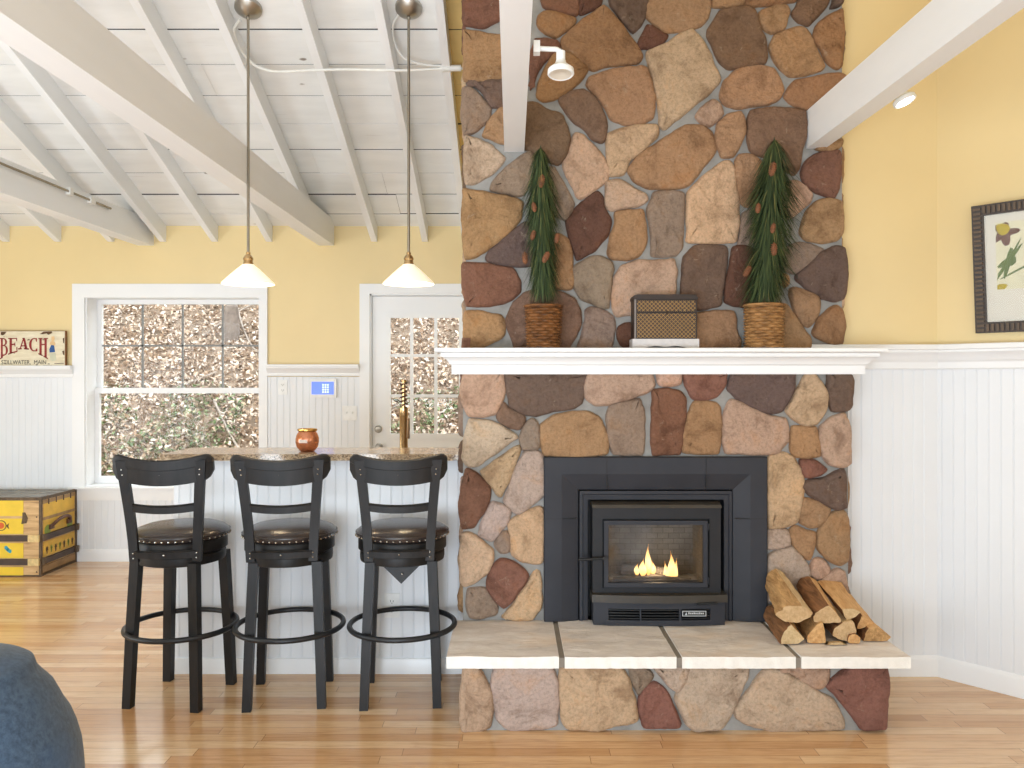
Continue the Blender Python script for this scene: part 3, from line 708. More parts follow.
m = MB(); frame(m, qx0, qx1, qz0, qz1, .0028, 3.714, 3.717); h_ = qz1-qz0; w_ = qx1-qx0
m.prism([(qx0+w_*.11, 3.7145, qz0+h_*.22), (qx0+w_*.2, 3.7145, qz0+h_*.22), (qx0+w_*.17, 3.7145, qz0+h_*.75)], (0, .002, 0))
for k in range(9):
    x = qx0+w_*(.25+.075*k); m.box(x, x+w_*.05, 3.7145, 3.716, qz0+h_*.38, qz0+h_*(.66 if k % 3 else .74))
m.build('badge_lettering', SILV, bd, 0)
# firebox
def brick_mat():
    n = NT('firebox_brick'); v = n.tc((1, 1, 1), rot=(PI/2, 0, 0)); b = n.n('ShaderNodeTexBrick'); b.inputs['Scale'].default_value = 9; b.inputs['Mortar Size'].default_value = .012
    b.inputs['Color1'].default_value = rgb(120, 118, 112); b.inputs['Color2'].default_value = rgb(104, 103, 98); b.inputs['Mortar'].default_value = rgb(78, 76, 72)
    n.l(v, b.inputs['Vector']); f = n.noise(n.tc(), 7, 5); n.base(n.mix(b.outputs[0], n.ramp(f, [(.35, (.35, .34, .33)), (.6, (1, 1, 1))]), .7, 'MULTIPLY')); n.set(.9); return n.m
BRK = brick_mat()
kx0, kx1, kz0, kz1 = gx0+.004, gx1-.004, gz0-.056, gz1+.004
m = MB(); m.box(kx0-.03, kx0, 3.8, 4.14, kz0, kz1); m.box(kx1, kx1+.03, 3.8, 4.14, kz0, kz1); m.box(kx0-.03, kx1+.03, 4.1, 4.14, kz0, kz1); m.box(kx0, kx1, 3.8, 4.1, kz0-.02, kz0+.004)
m.build('firebox', BRK, st, 0)
m = MB(); m.box(kx0, kx1, 3.8, 4.1, kz1-.012, kz1+.01); m.prism([(kx0, 3.9, kz1), (kx0, 4.1, kz1), (kx0, 4.1, kz1-.09), (kx0, 4.08, kz1-.09)], (kx1-kx0, 0, 0)); m.build('baffle', IRON2, st, 0)
ASH = simple('grey_wood_ash', rgb(168, 164, 156), .95, var=.25, nscale=30, bump=.6)
m = MB(); G = [[m.bm.verts.new((kx0+(kx1-kx0)*i/30, 3.8+.29*j_/14, kz0+.03+.022*fbm(i*.3, j_*.3, 1)+.03*math.exp(-((j_-8)/4)**2))) for i in range(31)] for j_ in range(15)]
for j_ in range(14):
    for i in range(30): m.bm.faces.new((G[j_][i], G[j_][i+1], G[j_+1][i+1], G[j_+1][i]))
tag(rebase(m.build('ash_bed', ASH)), 'grey ash bed under the flames behind the stove glass', 'ash')['kind'] = 'stuff'
CHAR = simple('charred_wood', rgb(96, 90, 84), .9, var=.5, nscale=18, bump=.7)
def rough_tube(m, a, b, r, n=14, seg=10, amp=.2):
    a = Vector(a); b = Vector(b); t = (b-a).normalized(); u = t.cross(Vector((0, 0, 1))).normalized(); w = u.cross(t); s = random.uniform(0, 50); R = []
    for k in range(seg+1):
        p = a.lerp(b, k/seg); R.append([p+(u*math.cos(2*PI*i/n)+w*math.sin(2*PI*i/n))*r*(1+amp*fbm(math.cos(2*PI*i/n)*2+s, math.sin(2*PI*i/n)*2, k*.5)) for i in range(n)])
    m.loft(R); return m
for a, b, r, lb in (((606+8, 0), (665, 0), .024, 'long charred log lying across the front of the fire'), ((650, 0), (690, 0), .02, 'short charred log lying under the right-hand flame'), ((622, 1), (668, 1), .026, 'charred log lying behind the tall flame')):
    Y = 3.87 if a[1] == 0 else 3.97
    zz_ = kz0+(.062 if a[1] == 0 else .085); dzz = .014 if 'front' in lb else -.006
    m = MB(); rough_tube(m, (kx(a[0], Y), Y+.02, zz_-dzz), (kx(b[0], Y), Y-.02, zz_+dzz*.5), r)
    tag(rebase(m.build('burning_log', CHAR, smooth=40)), lb, 'log', 'logs in the stove')
def flame_mat():
    n = NT('flame'); tcg = n.n('ShaderNodeTexCoord'); s = n.n('ShaderNodeSeparateXYZ'); n.l(tcg.outputs['Generated'], s.inputs[0])
    c = n.ramp(n.math('ADD', s.outputs[2], n.math('MULTIPLY', n.noise(n.tc(), 30), .25)), [(.1, (1, .34, .05)), (.3, (1, .6, .18)), (.6, (1, .7, .28)), (1, (1, .4, .08))])
    n.l(c, n.b.inputs['Emission Color']); n.b.inputs['Emission Strength'].default_value = 2.3; n.base((0, 0, 0, 1)); return n.m
FL = flame_mat()
fr_ = thing('fire', 'small bright orange fire burning behind the stove glass', 'fire', (kx(655, 3.9), 3.9, kz0+.07))
for x, y0, y1, w_, Y in ((648.5, 573, 544, 3.2, 3.93), (643, 574, 558, 3.6, 3.92), (637, 573, 563, 2.4, 3.92), (653, 573, 560, 2.4, 3.925), (671, 578, 551, 3.8, 3.905), (666, 579, 561, 2.8, 3.9), (675.5, 578, 558, 2.6, 3.91)):
    m = MB(); R = []; q0 = px(x, y0+2, Y); hgt = (y0-y1+2)*Y/F; ww = 1.25*w_*Y/F
    for k in range(13):
        t = k/12; r = ww*(math.sin(PI*min(1, t*1.0+.12))**1.1)*(1-t*.45)*(1 if t < 1 else .02)+.0004
        sway = .006*math.sin(t*5+x)*t; R.append([q0+Vector((r*math.cos(2*PI*i/12)+sway, r*.6*math.sin(2*PI*i/12), hgt*t)) for i in range(12)])
    m.loft(R); m.build('flame', FL, fr_)
l = bpy.data.lights.new('fire_glow', 'POINT'); l.energy = 1.3; l.color = (1, .66, .36); l.shadow_soft_size = .04
lo = bpy.data.objects.new('fire_glow', l); COL.objects.link(lo); lo.parent = fr_; lo.location = (0, -.01, .05)
# ================================================================== BAR
YP = 4.03
PX0 = kx(175, YP)
def granite():
    n = NT('speckled_granite'); v = n.tc(); vo = n.n('ShaderNodeTexVoronoi'); vo.inputs['Scale'].default_value = 240; n.l(v, vo.inputs['Vector'])
    sx = n.n('ShaderNodeSeparateColor'); n.l(vo.outputs['Color'], sx.inputs[0])
    c = n.ramp(sx.outputs[0], [(0, rgb(112, 98, 86)), (.2, rgb(170, 148, 122)), (.5, rgb(198, 176, 148)), (.78, rgb(216, 198, 172)), (1, rgb(136, 118, 102))], 'CONSTANT')
    c = n.mix(c, n.ramp(n.noise(v, 12, 4), [(.35, (.72, .66, .6)), (.6, (1, 1, 1))]), .7, 'MULTIPLY'); n.base(c); n.set(.14, spec=.5); return n.m
GRAN = granite()
bar = thing('breakfast_bar', 'white beadboard breakfast bar with a speckled granite top behind the stools', 'bar counter', (-.98, 4.2, 0))
m = MB(); m.box(PX0+.004, -.22, YP+.002, YP+.12, 0, 1.083); bead(m, (PX0, YP), (-.22, YP), .075, 1.083, .056); m.build('panel', WHITE, bar, 0)
m = MB(); m.box(PX0-.004, PX0+.085, YP-.03, YP+.12, .075, 1.083); 
m.bm.free(); m = MB(); m.sweep([(0, 0), (.026, 0), (.026, .062), (.02, .076), (0, .078)], [(PX0-.002, YP+.12), (PX0-.002, YP), (-.22, YP)]); m.build('bar_baseboard', TRIMW, bar, 25)
m = MB(); m.box(kx(160, 3.86), FX0-.005, 3.86, 4.235, 1.083, 1.114); m.bevel(.007, 3); m.build('countertop', GRAN, bar, 30)
m = MB(); m.box(PX0+.004, .15, YP+.12, 4.78, 0, .87); m.build('sink_cabinet', WHITE, bar, 0)
m = MB(); m.box(PX0-.01, .15, YP+.12, 4.8, .87, .9); m.bevel(.005, 2); m.build('sink_countertop', GRAN, bar, 30)
# outlet on the bar front, plates on the back wall
PLATE = simple('white_plastic', rgb(238, 238, 236), .35, bump=0); SLOT = simple('dark_slot', rgb(70, 68, 66), .6, bump=0)
def plate(name, label, cat, c, w, h, kind, group=None):
    t = thing(name, label, cat, c); x, y, z = c
    m = MB(); m.box(x-w/2, x+w/2, y-.006, y, z-h/2, z+h/2); m.bevel(.003, 2); m.build('cover_plate', PLATE, t, 30)
    for k, kd in enumerate(kind):
        ox = (k-(len(kind)-1)/2)*.046+x
        if kd == 'o':
            for dz in (-.022, .022):
                m = MB(); m.box(ox-.017, ox+.017, y-.009, y-.004, z+dz-.014, z+dz+.014); m.bevel(.004, 2); r = m.build('socket', PLATE, t, 30)
                m = MB(); m.box(ox-.008, ox-.0055, y-.0095, y-.008, z+dz-.004, z+dz+.006); m.box(ox+.0055, ox+.008, y-.0095, y-.008, z+dz-.004, z+dz+.005); m.box(ox-.002, ox+.002, y-.0095, y-.008, z+dz-.011, z+dz-.007); m.build('slot', SLOT, r, 0)
        else:
            m = MB(); m.box(ox-.0055, ox+.0055, y-.008, y-.004, z-.0125, z+.0125); m.build('switch_slot', PLATE, t, 0)
            m = MB(); m.prism([(ox-.004, y-.006, z-.004), (ox-.004, y-.018, z+.007), (ox-.004, y-.017, z+.011), (ox-.004, y-.006, z+.008)], (.008, 0, 0)); m.build('toggle', PLATE, t, 0)
    return t
plate('electrical_outlet', 'white electrical outlet on the bar front behind the right stool', 'outlet', (kx(392.5, YP), YP-.0125, kz(604.5, YP)), .076, .122, 'o')
plate('wall_outlet', 'narrow white outlet plate on beadboard left of the keypad', 'outlet', (kx(283.3, YB), YB-.0125, kz(387.3, YB)), .072, .118, 'o')
plate('light_switch', 'square white two-switch plate right of and below the keypad', 'light switch', (kx(350, YB), YB-.0125, kz(413, YB)), .118, .118, 'ss')
# security keypad
t = thing('security_keypad', 'white alarm keypad with a lit blue touch screen', 'keypad', px(324, 388, YB-.0125))
m = MB(); x0, x1, z0, z1 = kx(311, YB), kx(337.3, YB), kz(397.5, YB), kz(378.8, YB); y = YB-.0125
m.box(x0, x1, y-.024, y, z0, z1); m.bevel(.006, 3); m.build('housing', PLATE, t, 30)
SCR = simple('blue_lit_screen', rgb(96, 122, 220), .3, bump=0, emis=rgb(96, 128, 232), estr=.75); KEY = simple('pale_screen_keys', rgb(200, 215, 250), .3, bump=0, emis=rgb(206, 220, 255), estr=.8)
m = MB(); m.box(x0+.014, x1-.02, y-.0255, y-.023, z0+.026, z1-.024); s = m.build('screen', SCR, t, 0)
m = MB()
for i in range(3):
    for j_ in range(4): xx = kx(324.2+i*2.4, YB); zz = kz(384.8+j_*2.4, YB); m.box(xx-.007, xx+.007, y-.0265, y-.025, zz-.007, zz+.007)
m.build('touch_key', KEY, s, 0)
# copper jar
COPP = simple('copper_glaze', rgb(206, 138, 104), .2, metal=.75, var=.15, nscale=30, bump=.15); GOLDR = simple('gold_rim', rgb(190, 146, 80), .25, metal=.9, bump=0)
YJ = 4.02; jz = 1.1145; jx = kx(307.3, YJ)
jr = 11.6*YJ/F; jh = (449.5-427)*YJ/F
t = thing('copper_jar', 'small round copper-coloured jar on the granite bar top', 'jar', (jx, YJ, jz))
pr = [(.001, 0), (.55, 0), (.66, .04), (.9, .2), (1.0, .42), (.98, .6), (.86, .78), (.74, .86), (.72, .9)]
m = MB(); m.lathe([(r*jr, z*jh) for r, z in pr]+[(.66*jr, .9*jh), (.66*jr, .8*jh), (.9*jr, .45*jh), (.001, .1*jh)], (jx, YJ, jz), 36); m.build('body', COPP, t)
m = MB(); m.lathe([(r*jr, z*jh) for r, z in ((.66, .88), (.74, .87), (.84, .92), (.84, .98), (.78, 1.0), (.68, .98), (.66, .88))], (jx, YJ, jz), 36); m.build('rim', GOLDR, t)
m = MB(); zz = jz+jh*.4; m.box(jx-.026, jx+.014, YJ-jr-.0012, YJ-jr+.012, zz, zz+.016); m.build('label_patch', simple('pale_jar_label', rgb(236, 222, 214), .5, bump=0), t, 0)
# brass faucet
BRASS = simple('brushed_brass', rgb(200, 168, 122), .25, metal=.9, var=.05, bump=.02); DKB = simple('dark_bronze_spring', rgb(84, 62, 44), .4, metal=.6, bump=0)
YF = 4.5; fxp = kx(404, YF); t = thing('kitchen_faucet', 'brass kitchen faucet with a dark spring coil standing behind the bar', 'faucet', (fxp, YF, .9))
m = MB(); m.lathe([(.001, 0), (.032, 0), (.032, .008), (.028, .012), (.023, .02), (.023, kz(417, YF)-.9), (.0245, kz(416.5, YF)-.9), (.0245, kz(408, YF)-.9), (.001, kz(407.8, YF)-.9)], (fxp-.002, YF, .9), 24); m.build('body', BRASS, t)
m = MB(); zt0, zt1 = kz(408, YF), kz(381, YF); m.tube([(fxp-.002, YF, zt0), (fxp-.002, YF, zt1)], .011, 14); m.build('hose', BRASS, t)
m = MB(); pts = [(fxp-.002+.018*math.cos(a*2*PI), YF+.018*math.sin(a*2*PI), zt0+(zt1-zt0)*a/6.5) for a in [i/14 for i in range(92)]]; m.tube(pts, .0042, 8); m.build('spring', DKB, t)
m = MB(); m.lathe([(.001, 0), (.014, 0), (.016, .012), (.001, .014)], (fxp-.002, YF, zt1-.004), 18); m.build('nozzle_cap', BRASS, t)
hx = kx(408.5, YF); m = MB(); m.tube([(fxp+.012, YF-.01, kz(437, YF)), (hx, YF-.02, kz(438, YF)), (hx+.002, YF-.025, kz(418, YF))], [.011, .01, .008], 10); m.build('lever', simple('aged_bronze', rgb(134, 104, 74), .35, metal=.8, bump=0), t)
# ================================================================== BAR STOOLS
WOODK = NT('black_brown_wood'); _v = WOODK.tc((3, 3, .5)); _f = WOODK.noise(_v, 9, 6, .6, .6)
WOODK.base(WOODK.ramp(_f, [(.3, rgb(15, 14, 14)), (.7, rgb(34, 31, 30))])); WOODK.set(.46, spec=.32); WOODK.bump(WOODK.noise(WOODK.tc((8, 8, 1)), 12), .12, .003); WOODK = WOODK.m
LEATH = simple('dark_brown_leather', rgb(52, 42, 38), .27, var=.12, nscale=14, bump=.16, spec=.6)
METK = simple('black_metal_tube', rgb(38, 39, 42), .42, metal=.3, bump=0)
NAIL = simple('nickel_nail', rgb(206, 204, 198), .25, metal=1, bump=0)
_m = MB(); _m.sphere((0, 0, 0), .0052, 1); _o = _m.build('nailhead', NAIL); NAIL_MESH = _o.data; bpy.data.objects.remove(_o)
def stool(label, c, rz, seat_rz, bracket=False):
    t = thing('bar_stool', label, 'bar stool', (c[0], c[1], 0), rz, 'swivel bar stools at the breakfast bar', world=False)
    S = Matrix.Rotation(seat_rz, 4, 'Z')
    for sx, sy in ((-1, -1), (1, -1), (-1, 1), (1, 1)):
        m = MB(); R = []
        for z, o, w in ((0, .163, .0195), (.3, .153, .0205), (.655, .138, .0215)):
            R.append([Vector((sx*o+a*w, sy*o+b*w, z)) for a, b in ((-1, -1), (1, -1), (1, 1), (-1, 1))])
        m.loft(R); m.bevel(.004, 2, 40); m.build('leg', WOODK, t, 40)
    m = MB(); m.tube([(.244*math.cos(2*PI*k/64), .244*math.sin(2*PI*k/64), .33) for k in range(64)], .0125, 12, True); m.build('foot_ring', METK, t)
    m = MB(); m.lathe([(.001, .635), (.178, .635), (.194, .64), (.196, .652), (.196, .676), (.19, .684), (.001, .686)], n=56); m.build('swivel_base', WOODK, t)
    m = MB(); m.lathe([(.001, .688), (.196, .688), (.204, .694), (.204, .735), (.2, .742), (.001, .744)], n=56); m.build('seat_frame', WOODK, t, tf=S)
    m = MB(); m.lathe([(.001, .744), (.2, .744), (.211, .752), (.215, .764), (.21, .776), (.196, .788), (.16, .801), (.108, .809), (.05, .811), (.001, .8115)], n=56); cu = m.build('cushion', LEATH, t)
    m = MB(); m.tube([(.2145*math.cos(2*PI*k/64), .2145*math.sin(2*PI*k/64), .770) for k in range(64)], .0032, 6, True); m.build('piping', LEATH, cu)
    for k in range(46):
        a = 2*PI*(k+.5)/46; o = bpy.data.objects.new('nailhead', NAIL_MESH); COL.objects.link(o); o.parent = cu; o.location = (.215*math.cos(a), .215*math.sin(a), .756)
    # back: posts, crest rail, slat, lower band
    def arcp(x, r=.62): return -r+math.sqrt(max(0, r*r-x*x))   # plan curve, ends forward (towards the sitter)
    def by(z): return -.222-.075*((z-.69)/.46)**1.4 if z > .69 else -.222
    for s in (-1, 1):
        m = MB(); R = []
        for z in (.672, .76, .84, .92, 1.0, 1.07, 1.125):
            tt = (z-.672)/.453; x = s*(.134+.034*tt**1.3); y = by(z)-arcp(x)*-1*0+(-arcp(x))*1.0; w = .019+.003*tt
            R.append([Vector((x+a*w, y+b*.011, z)) for a, b in ((-1, -1), (1, -1), (1, 1), (-1, 1))])
        m.loft(R); m.bevel(.003, 2, 40); p = m.build('back_post', WOODK, t, 40, tf=S)
        for z in (.69, .712, 1.062, 1.085):
            tt = (z-.672)/.453; x = s*(.134+.034*tt**1.3); m = MB(); m.sphere((x, by(z)-arcp(x)-.0125, z), .0042, 1); m.build('bolt', NAIL, p, tf=S)
    def rail(name, hw, zt, zb_, th, yoff, n=28, bolt=None):
        m = MB(); R = []
        for k in range(n+1):
            u = -1+2*k/n; x = hw*u; y0 = by((zt(0)+zb_(0))/2)+yoff; yc = y0-arcp(x)
            a, b = zt(u), zb_(u); tilt = (a-b)*.16
            R.append([Vector((x, yc+th/2, b)), Vector((x, yc-th/2, b)), Vector((x, yc-th/2-tilt*.5, (a+b)/2+.01)), Vector((x, yc-th/2-tilt*.5-.004, (a+b)/2+.012)), Vector((x, yc-th/2-tilt, a-.006)), Vector((x, yc-tilt, a)), Vector((x, yc+th/2-tilt, a-.004))])
        m.loft(R); o = m.build(name, WOODK, t, 30, tf=S)
        if bolt:
            m = MB(); zz_ = (zt(0)+zb_(0))/2+bolt; m.sphere((0, by(zz_)+yoff-th/2-.004, zz_), .005, 1); m.build('bolt', NAIL, o, tf=S)
        return o
    def corner(u): return .03*max(0, (abs(u)-.86)/.14)**2
    rail('crest_rail', .213, lambda u: 1.126+.034*u*u-corner(u)*.9, lambda u: 1.013+.03*u*u+corner(u)*1.2, .024, .012, bolt=-.008)
    rail('back_slat', .142, lambda u: .926+.010*u*u, lambda u: .888+.010*u*u, .017, .004)
    rail('back_band', .134, lambda u: .722+.003*u*u, lambda u: .686+.003*u*u, .018, -.001, bolt=.001)
    if bracket:
        m = MB(); m.prism([(-.105, -.1, .645), (.105, -.1, .645), (.0, -.115, .545)], (0, .022, 0)); m.bevel(.003, 1); b = m.build('corner_bracket', WOODK, t, 30)
        m = MB(); m.sphere((.004, -.112, .59), .006, 1); m.build('screw', NAIL, b)
    return t
stool('black wooden swivel bar stool nearest the window, leftmost of the three', (-1.544, 3.74), math.radians(-7.5), math.radians(12))
stool('black wooden swivel bar stool in the middle, in front of the copper jar', (-1.0377, 3.742), math.radians(7), math.radians(-1))
stool('black wooden swivel bar stool nearest the stone hearth, triangular bracket under its seat', (-.514, 3.755), math.radians(5), math.radians(-1), True)
# ================================================================== PENDANT LAMPS
OPAL = simple('lit_opal_glass', rgb(255, 240, 214), .3, bump=0, var=.02, emis=(1, .88, .68, 1), estr=.62)
BULB = simple('bulb_glow', (1, .9, .7, 1), .3, bump=0, emis=(1, .85, .6, 1), estr=6)
ROD = simple('aged_nickel_rod', rgb(150, 142, 128), .35, metal=.85, bump=0)
def pendant(label, xt, xs, ytop):
    Y = 4.35; x = kx(xs, Y); zt = ceil_z(Y)-.012; zs = kz(284, Y)
    t = thing('pendant_lamp', label, 'pendant lamp', (x, Y, zs), 0, 'pendant lamps over the bar')
    tilt = Matrix.Rotation(math.atan(PITCH), 4, 'X')
    zc = zt-.0
    m = MB(); m.lathe([(.001, -.042), (.012, -.04), (.03, -.034), (.055, -.02), (.072, -.006), (.074, .012), (.001, .012)], (x, Y, zc), 32, M=Matrix.Rotation(-math.atan(PITCH), 4, 'X')); m.build('canopy', NICKEL, t)
    m = MB(); m.sphere((x, Y, zc-.05), .012, 2); m.tube([(x, Y, zc-.05), (x, Y, zs+.15)], .0075, 12); m.build('rod', ROD, t)
    m = MB(); m.lathe([(.008, .175), (.012, .17), (.012, .16), (.02, .152), (.027, .138), (.027, .134), (.024, .13), (.024, .118), (.027, .112), (.027, .104), (.001, .1)], (x, Y, zs), 28); m.build('socket_cap', BRASS, t)
    m = MB(); m.lathe([(.03, .106), (.036, .1), (.058, .082), (.095, .048), (.138, .006), (.141, .001), (.139, -.001), (.134, .002), (.093, .044), (.054, .078), (.03, .098)], (x, Y, zs), 48); m.build('lamp_shade', OPAL, t)
    m = MB(); m.sphere((x, Y, zs+.052), .026, 2); m.build('bulb', BULB, t)
    l = bpy.data.lights.new('pendant_bulb', 'POINT'); l.energy = 7; l.color = (1, .82, .58); l.shadow_soft_size = .03
    lo = bpy.data.objects.new('pendant_bulb', l); COL.objects.link(lo); lo.location = (0, 0, .012); lo.parent = t
pendant('opal glass pendant lamp on a rod hanging in front of the window', 249, 248.2, 17)
pendant('opal glass pendant lamp on a rod hanging beside the chimney', 407, 408.7, 14)
# white cable run on the ceiling
CAB = simple('white_cable', rgb(236, 234, 228), .5, bump=0)
Yc = 4.63; zc = ceil_z(Yc)-.145
cb = thing('ceiling_cable', 'white electrical cable strung along under the ceiling rafters', 'cable', (-.9, Yc, zc))
m = MB(); X = lambda x: kx(x, Yc)
pts = [px(240, 20, 4.36), px(234, 30, 4.42), px(238, 45, 4.5), px(247, 58, 4.58), px(258, 67, Yc), px(275, 71.5, Yc), px(300, 71, Yc), px(340, 69.5, Yc), px(400, 70.5, Yc), px(440, 69, Yc), px(470, 68, Yc)]
def smooth_path(P, k=6):
    P = [Vector(p) for p in P]; out = []
    for i in range(len(P)-1):
        a, b, c, d = P[max(0, i-1)], P[i], P[i+1], P[min(len(P)-1, i+2)]
        for j_ in range(k):
            t = j_/k; out.append(.5*((2*b)+(c-a)*t+(2*a-5*b+4*c-d)*t*t+(3*b-a-3*c+d)*t**3))
    out.append(P[-1]); return out
m.tube(smooth_path(pts), .008, 8); m.build('main_run', CAB, cb)
m = MB(); m.tube(smooth_path([px(399, 14, 4.38), px(393, 26, 4.44), px(395, 44, 4.52), px(404, 58, 4.58), px(420, 64, 4.62), px(440, 66, Yc)]), .006, 8); m.build('branch', CAB, cb)
m = MB(); m.tube([px(441, 68.5, Yc-.01), px(461, 68, Yc-.01)], .018, 12); m.tube([px(441, 68.5, Yc-.01), px(444, 68.4, Yc-.01)], .022, 12); m.build('coupling', CAB, cb)
# rod with brackets on the left tie beam
m = MB(); rx = -2.885; m.tube([(rx, 4.2, 2.692), (rx, 5.75, 2.70)], .008, 8)
rt = thing('metal_rod', 'thin grey metal rod clipped along the left ceiling beam', 'rod', (rx, 5.2, 2.69)); m.build('bar', ROD, rt)
m = MB(); m.box(rx-.015, rx+.014, 5.46, 5.52, 2.676, 2.72); m.bevel(.004, 1); m.build('clip', CAB, rt, 20)
m = MB(); m.box(rx-.015, rx+.014, 5.2, 5.24, 2.676, 2.72); m.bevel(.004, 1); m.build('clip', CAB, rt, 20)
# flood lamps on the beams
LENS = simple('flood_lens', rgb(226, 216, 200), .15, bump=.1); LITL = simple('lit_flood_lens', (1, 1, 1, 1), .2, bump=0, emis=(1, .97, .9, 1), estr=14)
def flood(label, base, arm, lens, tilt, drop=.11):
    bx, by_, bz = base; t = thing('flood_lamp', label, 'spotlight', base, 0, 'flood lamps on the beams')
    m = MB(); m.box(bx, bx+.022, by_-.018, by_+.018, bz-.02, bz+.02); m.bevel(.003, 2); m.build('mount', PLATE, t, 30)
    ax = bx+arm; m = MB(); m.tube(smooth_path([(bx+.02, by_, bz-.002), (bx+arm*.6, by_, bz-.004), (ax-.012, by_, bz-.006), (ax, by_, bz-.022), (ax, by_, bz-.05)]), .0085, 12)
    m.lathe([(.001, .002), (.0155, .0), (.0155, -.034), (.001, -.036)], (ax, by_, bz-.012), 18); m.build('arm', PLATE, t)
    M = Matrix.Rotation(tilt[0], 4, 'X') @ Matrix.Rotation(tilt[1], 4, 'Y')
    m = MB(); m.lathe([(.001, 0), (.017, 0), (.02, -.012), (.036, -.026), (.045, -.034), (.046, -.048), (.042, -.052), (.037, -.05)], (ax, by_, bz-.044), 32, M=M); m.build('lamp_head', PLATE, t)
    m = MB(); m.lathe([(.001, -.044), (.012, -.045), (.02, -.048), (.037, -.05)], (ax, by_, bz-.044), 32, M=M); m.build('lens', lens, t)
    return t, ax
flood('white flood lamp, unlit, on an arm off the centre beam', px(533.5, 48, 2.76), .094, LENS, (-.12, 0))
q = px(900, 101, 3.3)
t_, ax_ = flood('lit white flood lamp glowing beyond the right-hand beam', (1.537, 3.3, q.z+.082), q.x-1.537, LITL, (-.22, -.35))
l = bpy.data.lights.new('flood_bulb', 'SPOT'); l.energy = 14; l.spot_size = 1.9; l.spot_blend = .8; l.color = (1, .95, .85); l.shadow_soft_size = .04
lo = bpy.data.objects.new('flood_bulb', l); COL.objects.link(lo); lo.parent = t_; lo.location = (q.x-1.537, 0, -.11); lo.rotation_euler = (-.42, -.3, 0)
